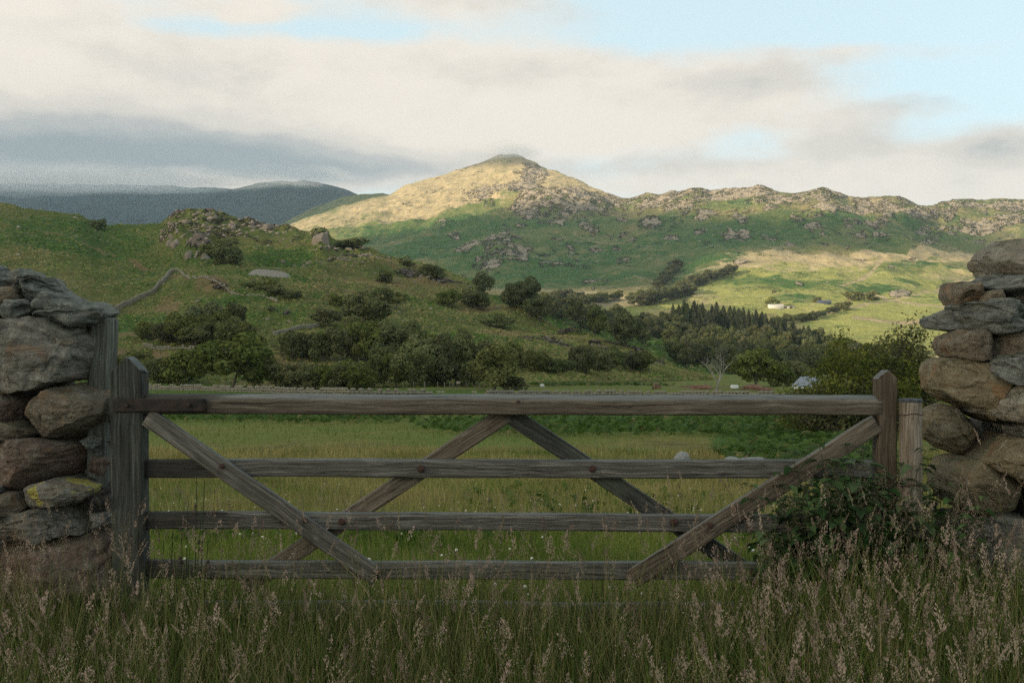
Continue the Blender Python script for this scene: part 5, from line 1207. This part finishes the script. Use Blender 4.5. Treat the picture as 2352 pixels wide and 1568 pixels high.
def blades(rng, X, Y, Z, H, Wd, lean, segs=4, side=None, droop=1.0):
    n = len(X); az_ = rng.uniform(0, 2 * PI, n); dirx, diry = np.cos(az_), np.sin(az_)
    fa = rng.uniform(0, 2 * PI, n); sx, sy = np.cos(fa), np.sin(fa)
    sx = np.where(np.abs(sx) < .35, .6, sx)
    t = np.linspace(0, 1, segs + 1)
    V = np.zeros((n, segs + 1, 2, 3))
    for k_, tt in enumerate(t):
        off = lean * H * (tt ** 1.8); zz = H * (tt - .18 * lean * droop * tt ** 3)
        w_ = Wd * (1 - tt ** 2 * .93) * .5
        cx_, cy_, cz_ = X + dirx * off, Y + diry * off, Z + zz
        V[:, k_, 0] = np.stack([cx_ - sx * w_, cy_ - sy * w_, cz_], -1); V[:, k_, 1] = np.stack([cx_ + sx * w_, cy_ + sy * w_, cz_], -1)
    base = (np.arange(n) * (segs + 1) * 2)[:, None, None]; k_ = np.arange(segs)[None, :, None] * 2
    Q = (base + k_ + np.array([0, 1, 3, 2])[None, None]).reshape(-1, 4)
    tip = np.stack([X + dirx * lean * H, Y + diry * lean * H, Z + H * (1 - .18 * lean * droop)], -1)
    return V.reshape(-1, 3), Q, (segs + 1) * 2, tip, np.stack([dirx * lean * 1.5, diry * lean * 1.5, np.ones(n) * .8], -1)
hgt_v = np.vectorize(height)
def zground(X, Y): return gz(np.log(np.maximum(Y, .5)))
def grow(name, sets, mat, kind='stuff', label=None):
    V, Q, T, Dd, o = [], [], [], [], 0
    for (v, q_, t, d) in sets: V.append(v); Q.append(q_ + o); T.append(t); Dd.append(d); o += len(v)
    me = mesh_np(name, np.concatenate(V), np.concatenate(Q), False); add_attr(me, 'tint', np.concatenate(T)); add_attr(me, 'dead', np.concatenate(Dd))
    return tag(obj(name, me, mat), label, None, None, kind)
rng = np.random.default_rng(11)
def scatter(n, d0, d1, spread=.74, pw=1.):
    Y = (rng.uniform(d0 ** (1 + pw), d1 ** (1 + pw), n)) ** (1 / (1 + pw)); X = rng.uniform(-spread, spread, n) * Y; return X, Y
clump = lambda X, Y, s_, sd=0: fbm(np.stack([X / s_, Y / s_, X * 0 + sd], -1), 3)
# under storey of the verge
X, Y = scatter(74000, 1.25, 4.5); right = sst(X / Y, .18, .36)
keep = rng.random(len(X)) < .75 + .5 * clump(X, Y, .3); X, Y, right = X[keep], Y[keep], right[keep]
H = rng.uniform(.22, .56, len(X)) * (1 + .30 * clump(X, Y, .5, 4)) * (1 + .18 * right) * np.where(Y > 4.05, .8, 1)
lean = rng.gamma(2.0, .14, len(X)).clip(0, .95)
V1, Q1, k1, _, _ = blades(rng, X, Y, zground(X, Y), H, rng.uniform(.0032, .0085, len(X)), lean, 5)
ti = np.clip(.4 + .5 * clump(X, Y, .35, 9) + rng.normal(0, .22, len(X)), 0, 1); de = np.clip((rng.random(len(X)) < .23 + .20 * clump(X, Y, .4, 2)) * rng.uniform(.5, 1, len(X)), 0, 1)
grow('verge_grass', [(V1, Q1, np.repeat(ti, k1), np.repeat(de, k1))], GRASS, label=None)
# culms with seed heads
def culms(n, d0, d1, hmin, hmax, xr=None, dens=None):
    X, Y = scatter(n, d0, d1)
    if dens is not None: k = rng.random(n) < dens(X, Y); X, Y = X[k], Y[k]
    r_ = sst(X / Y, .16, .34); mid = 1 - r_
    H = (1 + .10 * sst(Y, 3.4, 4.0)) * rng.uniform(hmin, hmax, len(X)) * (1 + .12 * clump(X, Y, .6, 7)) * (1 + .16 * r_) 
    return X, Y, H
def spikelets(rng, tips, dirs, L, width, n_each, size, loose):
    """feathery flower heads: little husks set round the upper stem"""
    n = len(tips); t = rng.uniform(0, 1, (n, n_each)); dirs = dirs / np.linalg.norm(dirs, axis=1)[:, None]
    a = rng.uniform(0, 2 * PI, (n, n_each)); prof = (np.sin(PI * np.clip(t * .93 + .07, 0, 1) ** .8)) ** .7
    rad = width[:, None] * prof * rng.uniform(.35, 1.0, (n, n_each))
    C = tips[:, None] - dirs[:, None] * (L[:, None, None] * (1 - t[..., None])) ; sx, sy = np.cos(a) * rad, np.sin(a) * rad
    C = C + np.stack([sx, sy, rad * (.6 - loose[:, None])], -1)
    up = dirs[:, None] * .9 + np.stack([np.cos(a), np.sin(a), a * 0], -1) * (.35 + loose[:, None, None]); up /= np.linalg.norm(up, axis=2)[..., None]
    C = C.reshape(-1, 3); up = up.reshape(-1, 3); s_ = (np.repeat(size, n_each) * rng.uniform(.7, 1.3, len(C)))[:, None]
    r = rng.normal(size=(len(C), 3)); sd = np.cross(up, r); sd /= np.linalg.norm(sd, axis=1)[:, None] + 1e-9
    P = np.stack([C - up * s_, C + sd * s_ * .34, C + up * s_, C - sd * s_ * .34], 1)
    return P.reshape(-1, 3), np.arange(len(C) * 4).reshape(-1, 4)
sets_s, sets_g = [], []
def heads(n, d0, d1, hmin, hmax, Lr, wr, ne, size, loose, dead, leanr=(.05, .30), dens=None):
    X, Y, H = culms(n, d0, d1, hmin, hmax, dens=dens); m_ = len(X); lean = rng.uniform(*leanr, m_)
    V, Q, k_, tip, dr_ = blades(rng, X, Y, zground(X, Y), H, np.full(m_, .0019), lean, 6)
    dd_ = np.clip(rng.normal(dead[0] * .8, .2, m_), 0, 1); tt_ = rng.uniform(.3, 1, m_)
    sets_g.append((V, Q, np.repeat(tt_, k_), np.repeat(dd_ * .6, k_)))
    L = rng.uniform(*Lr, m_); P, Qs = spikelets(rng, tip, dr_, L, rng.uniform(*wr, m_), ne, rng.uniform(size * .8, size * 1.2, m_), np.full(m_, loose))
    t2 = np.clip(np.repeat(rng.uniform(0, 1, m_), ne * 4) + np.repeat(rng.normal(0, .15, m_ * ne), 4), 0, 1); d2 = np.repeat(np.clip(rng.normal(dead[1], .2, m_), 0, 1), ne * 4)
    sets_s.append((P, Qs, t2, d2))
dn = lambda X, Y: (.45 + .55 * sst(X / Y, .1, .34) + .15 * sst(-X / Y, .3, .5)) * (.65 + .7 * clump(X, Y, .45, 3))
heads(2600, 1.5, 4.35, .46, .74, (.055, .10), (.008, .017), 60, .0039, .15, (.5, .95), dens=dn)
heads(2000, 1.5, 4.45, .48, .76, (.04, .08), (.004, .007), 45, .0040, 0., (.3, .55), (.05, .5), dens=dn)
heads(1200, 1.5, 4.4, .45, .72, (.07, .12), (.018, .034), 60, .0030, .5, (.5, .9), dens=dn)
heads(150, 1.8, 4.4, .70, .92, (.06, .12), (.003, .007), 50, .0036, 0., (.3, .6), (.1, .5), dens=lambda X, Y: .3 + .7 * sst(X / Y, .1, .3))
X, Y = scatter(6500, 1.3, 4.5); m_ = len(X)
V, Q, k_, _, _ = blades(rng, X, Y, zground(X, Y), rng.uniform(.4, .68, m_), np.full(m_, .0024), rng.gamma(2, .12, m_).clip(.02, .8), 5)
sets_g.append((V, Q, np.repeat(rng.uniform(.4, 1, m_), k_), np.repeat(np.clip(rng.normal(.55, .3, m_), 0, 1), k_)))
grow('seed_heads', sets_s, SEED); grow('flowering_stems', sets_g, GRASS)
# field grass
def field(n, d0, d1, h0, h1, w0, segs):
    X, Y = scatter(n, d0, d1, .72, .35)
    dz = sst(Y, 9, 16) * (1 - sst(Y, 44, 60)) * (.55 + 1.1 * clump(X, Y, 5., 1) + .5 * clump(X, Y, 1.6, 2)); past = 1 - sst(Y, 7, 12)
    de = np.clip(dz + rng.normal(0, .22, len(X)), 0, 1); H = rng.uniform(h0, h1, len(X)) * (1 + .5 * clump(X, Y, 1.2, 8)) * (.8 + .6 * de)
    zz = hgt_v(X, Y) - .01
    V, Q, k_, _, _ = blades(rng, X, Y, zz, H, w0 + .0007 * Y, rng.gamma(2, .16, len(X)).clip(0, .9), segs)
    ti = np.clip(.45 + 1.0 * clump(X, Y, 2.5, 5) + .5 * clump(X, Y, .8, 12) + rng.normal(0, .2, len(X)), 0, 1)
    return (V, Q, np.repeat(ti, k_), np.repeat(de, k_))
grow('field_grass', [field(72000, 4.4, 13, .08, .24, .0020, 3), field(72000, 12, 45, .12, .32, .0015, 2), field(31000, 44, 150, .2, .42, .001, 1)], FIELDG)
# small outcrops and boulders strewn over the fell and the hill
def strew(lname, n, smin, smax, seed, mat, thr, name, flat=.7):
    L = next(l for l in LAYERS if l['name'] == lname); me = bpy.data.objects[lname].data; rk = np.empty(len(me.vertices), np.float32); me.attributes['rock'].data.foreach_get('value', rk)
    ny_, nx_ = L['D'].shape; r = np.random.default_rng(seed); rk = rk.reshape(ny_, nx_)
    i_ = r.integers(int(ny_ * .1), ny_ - 17, n * 8); j_ = r.integers(2, nx_ - 2, n * 8); w_ = sst(rk[i_, j_], thr, thr + .5)
    yp = L['YP'][i_, j_]; P = np.stack([(L['x'][j_] - CX) / F * L['D'][i_, j_], L['D'][i_, j_], L['Z'][i_, j_]], -1)
    w_ = w_ * (yp < 600) + .02 * sst(fbm(P / 150., 3), 0, .4) + (.03 * sst(fbm(P / 40., 3), .1, .5) if lname == 'hill' else 0); w_ = w_ * np.where(i_ > ny_ - 30, .5, 1)
    k_ = r.random(n * 8) < w_; P = P[k_][:n]; m_ = len(P); D = P[:, 1]
    base, tri = ICO1; s_ = r.uniform(smin, smax, m_) * r.uniform(.5, 1, m_) * np.clip(D / D.mean(), .5, 1.5)
    V = base[None] * (1 + .38 * r.normal(size=(m_,) + base.shape) * .8) * np.stack([s_, s_ * .8, s_ * flat], -1)[:, None]
    a = r.uniform(-.5, .5, m_); ca, sa = np.cos(a)[:, None], np.sin(a)[:, None]; X_, Z_ = V[..., 0] * ca - V[..., 2] * sa, V[..., 0] * sa + V[..., 2] * ca
    V = np.stack([X_, V[..., 1], Z_], -1) + P[:, None]
    Q = (tri[None] + (np.arange(m_) * len(base))[:, None, None]).reshape(-1, 3)
    tag(obj(name, mesh_np(name, V.reshape(-1, 3), Q, False), mat), kind='stuff')
_bm = bmesh.new(); bmesh.ops.create_icosphere(_bm, subdivisions=1, radius=1); _bm.verts.ensure_lookup_table()
ICO1 = (np.array([v.co[:] for v in _bm.verts]), np.array([[v.index for v in f.verts] for f in _bm.faces])); _bm.free()
def pale_rock(name, c1, c2, sc):
    m = bpy.data.materials.new(name); m.use_nodes = True; m.node_tree.nodes.clear(); b = NB(m.node_tree); p_ = b.n('ShaderNodeNewGeometry').outputs['Position']
    bs = b.n('ShaderNodeBsdfPrincipled', {'Base Color': b.mix(b.step(b.noise(p_, sc, 5, .7), .35, .65), c1, c2), 'Roughness': .95}); b.n('ShaderNodeOutputMaterial', {0: bs.outputs[0]}); return m
strew('fell', 8000, 1.0, 3.4, 5, pale_rock('fell_rock', (.24, .205, .145), (.44, .375, .27), .06), .22, 'scattered_rock', .5)
strew('hill', 2600, .35, 1.5, 6, pale_rock('hill_rock', (.15, .125, .10), (.32, .265, .21), .3), .15, 'scattered_rock')
# clover flowers
X, Y = scatter(900, 5, 22, .5); k = rng.random(900) < np.clip(.35 + 1.8 * clump(X, Y, 1.3, 6), 0, 1) * (1 - .6 * sst(Y, 12, 20)); X, Y = X[k], Y[k]
base, tri = ICO2; zz = hgt_v(X, Y); s_ = rng.uniform(.007, .013, len(X))
V = (base[None] * s_[:, None, None] + np.stack([X, Y, zz + rng.uniform(.14, .24, len(X))], -1)[:, None]).reshape(-1, 3); Q = (tri[None] + (np.arange(len(X)) * len(base))[:, None, None]).reshape(-1, 3)
tag(obj('clover_flowers', mesh_np('clover_flowers', V, Q), simple_mat('clover', (.50, .50, .42), (.70, .68, .60), 90)), kind='stuff')
# bracken and rough grass giving the near hillside its nap
def hillside(name, lname, n, dmin, dmax, size):
    L = next(l for l in LAYERS if l['name'] == lname); me = bpy.data.objects[lname].data; nv_ = len(me.vertices)
    A = {k_: np.empty(nv_, np.float32) for k_ in ('bracken', 'dry', 'rock', 'pasture')}
    for k_ in A: me.attributes[k_].data.foreach_get('value', A[k_])
    ny_, nx_ = L['D'].shape; r = np.random.default_rng(77)
    i_ = r.integers(2, ny_ - 17, n); j_ = r.integers(0, nx_ - 1, n); fi, fj = r.random(n), r.random(n)
    def at(G): return (G[i_, j_] * (1 - fi) + G[i_ + 1, j_] * fi) * (1 - fj) + (G[i_, j_ + 1] * (1 - fi) + G[i_ + 1, j_ + 1] * fi) * fj
    D = at(L['D']); Z = at(L['Z']); xp = L['x'][j_] + fj * (L['x'][1] - L['x'][0]); yp = CY - (Z - CAMZ) / D * F
    rk = A['rock'].reshape(ny_, nx_)[i_, j_]; br = A['bracken'].reshape(ny_, nx_)[i_, j_]; dr = A['dry'].reshape(ny_, nx_)[i_, j_]
    P = np.stack([(xp - CX) / F * D, D, Z], -1)
    cl_ = fbm(P / 6., 3); k_ = (D > dmin) & (D < dmax) & (rk < .3) & (dr < .85) & (r.random(n) < .55 + .9 * cl_ + .3 * br)
    P, br, dr, D, cl_ = P[k_], br[k_], dr[k_], D[k_], cl_[k_]; m_ = len(P)
    sz = size * (D / 400) ** .5 * r.uniform(.5, 1.3, m_) * (1 + .5 * np.clip(br, 0, 1)); P[:, 2] += sz * .25
    up = np.zeros((m_, 3)); up[:, 2] = .9; up[:, 1] = -.7
    V, Q = cards(P, up, 1.0, r, .8); c_ = np.repeat(P, 4, 0); V = c_ + (V - c_) * np.repeat(sz, 4)[:, None]
    isb = (br + r.normal(0, .25, m_) + cl_ * .5) > .42
    de = np.where(isb, (r.random(m_) < .06) * .7, np.clip(.35 + dr * .9 + r.normal(0, .25, m_), 0, 1)); ti = np.clip(.45 + cl_ * .9 + r.normal(0, .28, m_) - .15 * isb, 0, 1)
    mh = grass_mat(name, (.040, .090, .011), (.135, .215, .030), (.19, .155, .055), (.38, .31, .125))
    me2 = mesh_np(name, V, Q, False); add_attr(me2, 'tint', np.repeat(ti, 4)); add_attr(me2, 'dead', np.repeat(de, 4)); tag(obj(name, me2, mh), kind='stuff')
hillside('hillside_bracken', 'hill', 230000, 150, 640, .55)
hillside('spur_undergrowth', 'wooded_hill', 40000, 250, 1050, 1.2)
# bracken
FERN = grass_mat('bracken_fronds', (.026, .060, .008), (.090, .155, .024), (.14, .11, .05), (.2, .16, .07))
def fronds(pts, L0, L1):
    V, T = [], []; r = rng
    n = len(pts); P0 = np.array(pts); a = r.uniform(0, 2 * PI, n); L = r.uniform(L0, L1, n); npin = 9
    for k_ in range(npin):
        t = (k_ + 1) / (npin + .5); t2 = t + .085
        o1 = .75 * t ** 1.5; z1 = .95 * np.sin(t * 1.9) * .8; o2 = .75 * t2 ** 1.5; z2 = .95 * np.sin(t2 * 1.9) * .8
        c1 = P0 + np.stack([np.cos(a) * L * o1, np.sin(a) * L * o1, L * z1], -1); c2 = P0 + np.stack([np.cos(a) * L * o2, np.sin(a) * L * o2, L * z2], -1)
        if t < .3: continue
        wd = L * .42 * (1.12 - t) ** .8
        for sg_ in (-1, 1):
            e_ = (c1 + c2) / 2 + np.stack([-np.sin(a) * sg_ * wd + np.cos(a) * wd * .3, np.cos(a) * sg_ * wd + np.sin(a) * wd * .3, -wd * .25 + r.normal(0, .02, n)], -1)
            V.append(np.stack([c1, c2, e_ * .55 + c2 * .45 + np.array([0, 0, .02]), e_], 1))
    V = np.concatenate(V); ti = np.tile(np.clip(r.normal(.5, .28, n), 0, 1), len(V) // n)
    return V.reshape(-1, 3), np.arange(len(V) * 4).reshape(-1, 4), np.repeat(ti, 4), np.repeat((ti > .97) * .8, 4)
def fern_pts(polys):
    out = []
    for poly, n in polys:
        xs = [p[0] for p in poly]; ys = [p[1] for p in poly]; c = 0; tr_ = 0
        while c < n and tr_ < n * 20:
            tr_ += 1; x, y = rng.uniform(min(xs), max(xs)), rng.uniform(min(ys), max(ys))
            if not inpoly(x, y, poly): continue
            yw = y; D_ = np.interp(yw, [880, 900, 935, 994, 1082, 1150, 1253], [190, 150, 100, 60, 33, 20, 10]) ; D_ *= rng.uniform(.96, 1.04)
            Xw = (x - CX) / F * D_; out.append((Xw, D_, height(Xw, D_) - .05)); c += 1
    return out
near = fern_pts([([(1640, 1052), (1700, 1030), (1780, 1000), (1900, 985), (2020, 975), (2050, 1010), (2050, 1110), (1960, 1100), (1840, 1082), (1700, 1082)], 1100), ([(930, 975), (1000, 966), (1200, 962), (1500, 962), (1900, 962), (2000, 968), (2000, 1000), (1850, 1012), (1600, 1004), (1300, 1006), (1080, 1003), (980, 990)], 1900), ([(335, 958), (700, 958), (960, 962), (960, 976), (700, 972), (335, 966)], 700)])
weeds = fern_pts([([(1050, 1160), (1200, 1115), (1420, 1110), (1650, 1150), (1600, 1200), (1100, 1200)], 150), ([(340, 1250), (900, 1200), (1700, 1200), (1760, 1300), (340, 1330)], 120)])
far_ = fern_pts([([(1190, 872), (1500, 866), (1560, 872), (1300, 878)], 250)])
grow('meadow_weeds', [fronds(weeds, .14, .32)], FERN)
grow('bracken', [fronds(near, .45, .85), fronds(far_, .9, 1.5)], FERN)
# rush tufts in the field
RT = []
for (x, y, n, h_) in [(1085, 1052, 160, .5), (1060, 1050, 80, .4), (1740, 1120, 120, .5), (720, 1060, 60, .4)]:
    p = cast(x, y + 14); X = p.x + rng.normal(0, .22, n); Y = p.y + rng.normal(0, .22, n)
    V, Q, k_, _, _ = blades(rng, X, Y, np.full(n, p.z - .02), rng.uniform(.5, 1, n) * h_, np.full(n, .012), rng.uniform(.1, .5, n), 3)
    me = mesh_np('rush_tuft', V, Q, False); add_attr(me, 'tint', np.full(len(V), .5)); add_attr(me, 'dead', np.full(len(V), .75))
    l = {1085: 'larger pale rush tuft between the inner braces', 1060: 'smaller pale rush tuft left of its twin', 1740: 'rush tuft under the sloping right brace', 720: 'thin rush tuft in the field left of the bolt'}[x]
    tag(obj('rush_tuft', me, FIELDG), l, 'rush')
# tall dark rush stalks by the heel of the gate
DKG = grass_mat('rush_green', (.018, .035, .010), (.035, .055, .016), (.05, .03, .02), (.08, .05, .035), .1)
rg = random.Random(3)
for i, (x0, x1, yt) in enumerate([(395, 398, 1195), (412, 418, 1230), (428, 432, 1150), (440, 452, 1085), (447, 470, 1100), (455, 462, 1190), (430, 436, 1260), (404, 400, 1265), (372, 376, 1240), (470, 478, 1240)]):
    D_ = 3.95; a = pt(x0, 1540, D_); c = pt(x1, yt, D_); mid = (a + c) / 2 + Vector((rg.uniform(-.02, .02), 0, 0))
    t_ = empty('rush_stalk', a, 'thin dark rush stalk rising before the lower left rails', 'rush', 'rush stalks by the heel of the gate')
    tube('stem', [Vector((0, 0, 0)), mid - a, c - a], [.0022, .002, .0012], BLK if False else DKG, t_, 5)
    V = np.concatenate([ICO2[0] * np.array([.006, .006, .010]) + np.array(((c - a) * f_)[:]) + rng.normal(0, .005, 3) for f_ in (.80, .83, .81)]); Q = np.concatenate([ICO2[1] + len(ICO2[0]) * j for j in range(3)])
    if i % 2: obj('seed_cluster', mesh_np('seed_cluster', V, Q), simple_mat('rush_brown', (.03, .02, .012), (.07, .05, .03), 50), t_)

# nettles
NET = leaf_mat('nettle_leaf', (.022, .050, .014), (.085, .145, .046), .25, 12., .3); NETS = simple_mat('nettle_stem', (.04, .05, .02), (.07, .06, .03), 20); NETF = leaf_mat('nettle_flower', (.10, .11, .06), (.20, .20, .12), .3, 30., .2)
def nettle_meshes(seed):
    r = np.random.default_rng(seed); H = 1.0; pts = [np.array([0, 0, 0.])]
    d = np.array([r.normal(0, .08), r.normal(0, .08), 1.]); n = 13
    for i in range(n): d = d + r.normal(0, .035, 3); d[2] = 1; pts.append(pts[-1] + d / np.linalg.norm(d) * H / n)
    stem = tube_np(pts, [.0045 * (1 - .7 * i / n) for i in range(n + 1)], 5)
    LV, LQ, TT, FV, o = [], [], [], [], 0
    for i in range(2, n + 1):
        t = i / n; sz = .125 * (1 - .55 * max(0, t - .3) / .7) * r.uniform(.85, 1.15)
        if i == n: sz *= .6
        for sd in (0, PI):
            a = (i % 2) * PI / 2 + sd + r.normal(0, .25); dr = np.array([math.cos(a), math.sin(a), 0]); sdv = np.array([-dr[1], dr[0], 0]); pet = sz * .35
            droop = r.uniform(.35, .8); m_ = 9; rows = []
            for k_ in range(m_ + 1):
                u = k_ / m_; wd = sz * .36 * (math.sin(PI * min(1, u * .93 + .07) ** .62) ** .85) * (1 + (.16 if k_ % 2 else -.10)) if 0 < k_ < m_ else .001
                c = pts[i] + dr * (pet + u * sz) + np.array([0, 0, .12 * sz + u * sz * .18 - droop * (u ** 2) * sz * .9]); e_ = np.array([0, 0, wd * .38])
                rows.append((c - sdv * wd + e_, c, c + sdv * wd + e_))
            for row in rows: LV += [row[0], row[1], row[2]]
            for k_ in range(m_):
                q0 = o + k_ * 3; LQ += [(q0, q0 + 1, q0 + 4, q0 + 3), (q0 + 1, q0 + 2, q0 + 5, q0 + 4)]
            o += (m_ + 1) * 3; TT += [r.uniform(0, 1)] * ((m_ + 1) * 3)
            if t > .55:
                for w_ in range(2):
                    aa = a + r.normal(0, .6); Lf = r.uniform(.03, .06)
                    for q_ in range(16):
                        u = (q_ + 1) / 16; FV.append(pts[i] + np.array([math.cos(aa), math.sin(aa), 0]) * u * Lf + np.array([0, 0, u * .01 - u * u * Lf * .6]) + r.normal(0, .0015, 3))
    
    FV = np.array(FV); v, q_ = cards(FV, r.normal(size=FV.shape), .0040, r, 1.); nl_ = len(LQ); lv = mesh_np('leaves_and_flowers', np.concatenate([np.array(LV), v]), np.concatenate([np.array(LQ), q_ + len(LV)]), False); add_attr(lv, 'tint', np.concatenate([TT, np.repeat(r.uniform(0, 1, len(FV)), 4)]))  # flower tassels are joined into the leaf mesh
    sm = mesh_np('stem', *stem); sm.materials.append(NETS); lv.materials.append(NET); lv.materials.append(NETF); lv.polygons.foreach_set('material_index', (np.arange(len(lv.polygons)) >= nl_).astype(np.int32)); return sm, lv
NM = [nettle_meshes(s_) for s_ in range(6)]
rn = random.Random(8); cnt = 0
def nettle(x, ytop, D_):
    b_ = pt(x, 1500, D_); b_.z = 0.; H = CAMZ - (ytop - CY) / F * D_; 
    if H < .2: return
    t_ = empty('nettle', b_, 'dark green stinging nettle in the clump smothering the head of the gate', 'nettle', 'nettles around the head of the gate', rotz=rn.uniform(0, 6.28))
    ms = rn.choice(NM)
    for nm, me in zip(('stem', 'leaves_and_flowers'), ms):
        c = bpy.data.objects.new(nm, me); COL.objects.link(c); c.parent = t_; k_ = H * rn.uniform(.9, 1.0) if nm == 'stem' else None
        k_ = max(H * 1.02, .80); c.scale = (k_,) * 3; t_.location.z = H - k_ * 1.0
for i in range(165):
    x = rn.uniform(1770, 2190); top = np.interp(x, [1770, 1800, 1850, 1900, 1980, 2030, 2060, 2120, 2150, 2190], [1240, 1120, 1080, 1040, 990, 1010, 1080, 1040, 1060, 1150]) + abs(rn.gauss(0, 85))
    D_ = rn.uniform(4.02, 4.2) if rn.random() < .5 else rn.uniform(4.3, 4.8)
    if 2030 < x < 2145 and D_ < 4.3: top = max(top, 1175)
    if D_ < 4.25 and 1990 < x < 2060: top = max(top, 1060)
    if D_ < 4.25: top = max(top, np.interp(x, [1770, 1800, 1850, 1930, 2000], [1180, 1120, 1080, 1020, 985]))
    nettle(x, top, D_)

# ------------------------------------------------------------------ air and low cloud
hz = bpy.data.materials.new('haze'); hz.use_nodes = True; hz.node_tree.nodes.clear(); b = NB(hz.node_tree)
pv = b.n('ShaderNodeVolumePrincipled', {'Color': (.72, .85, 1.0, 1), 'Density': HAZE, 'Anisotropy': .25}); o_ = b.n('ShaderNodeOutputMaterial'); hz.node_tree.links.new(pv.outputs[0], o_.inputs['Volume'])
V, Q = gridbox(1, 1, 1); V = V * np.array([11000, 8300, 1290]) + np.array([0, 3850, -40 + 1290 / 2])
tag(obj('haze', mesh_np('haze', V, Q, False), hz), kind='stuff')
def cloud(x, y, D_, wpx, hpx, dpt, dens, seed, label, nl=5):
    cm = bpy.data.materials.new('low_cloud'); cm.use_nodes = True; cm.node_tree.nodes.clear(); b = NB(cm.node_tree)
    pv = b.n('ShaderNodeVolumePrincipled', {'Color': (.96, .96, .96, 1), 'Density': dens, 'Anisotropy': .1}); o_ = b.n('ShaderNodeOutputMaterial'); cm.node_tree.links.new(pv.outputs[0], o_.inputs['Volume'])
    base, tri = ICO5; k_ = D_ / F; Vs, Qs = [], []; rc = random.Random(seed)
    for i in range(nl):      # one body made of thin overlapping puffs, so its edge stays soft
        f_ = 1 - .8 * i / nl; P = base * np.array([3.2, 1.4, 1.2]) + seed + i * 2.3; r = 1 + .45 * fbm(P, 4)
        V = base * r[:, None] * np.array([wpx * k_ / 2 * f_, dpt / 2 * f_, hpx * k_ / 2 * f_]) + np.array([rc.uniform(-.12, .12) * wpx * k_, i * 3., rc.uniform(-.05, .05) * hpx * k_])
        Vs.append(V); Qs.append(tri + i * len(base))
    for i, (V, Q) in enumerate(zip(Vs, Qs)):
        tag(obj('cloud', mesh_np('cloud', V, tri), cm, None, pt(x, y, D_)), label, 'cloud', kind='stuff')
if CLOUDS:
    cloud(1178, 351, 3650, 150, 26, 400, .0014, 1, 'cloud cap brushing the summit of the main peak')
    cloud(150, 412, 5000, 1100, 46, 900, .0014, 3, 'cloud lying along the distant mountain at the far left', 4)
    cloud(650, 405, 5000, 340, 24, 700, .0009, 5, 'cloud resting on the rounded distant mountain')
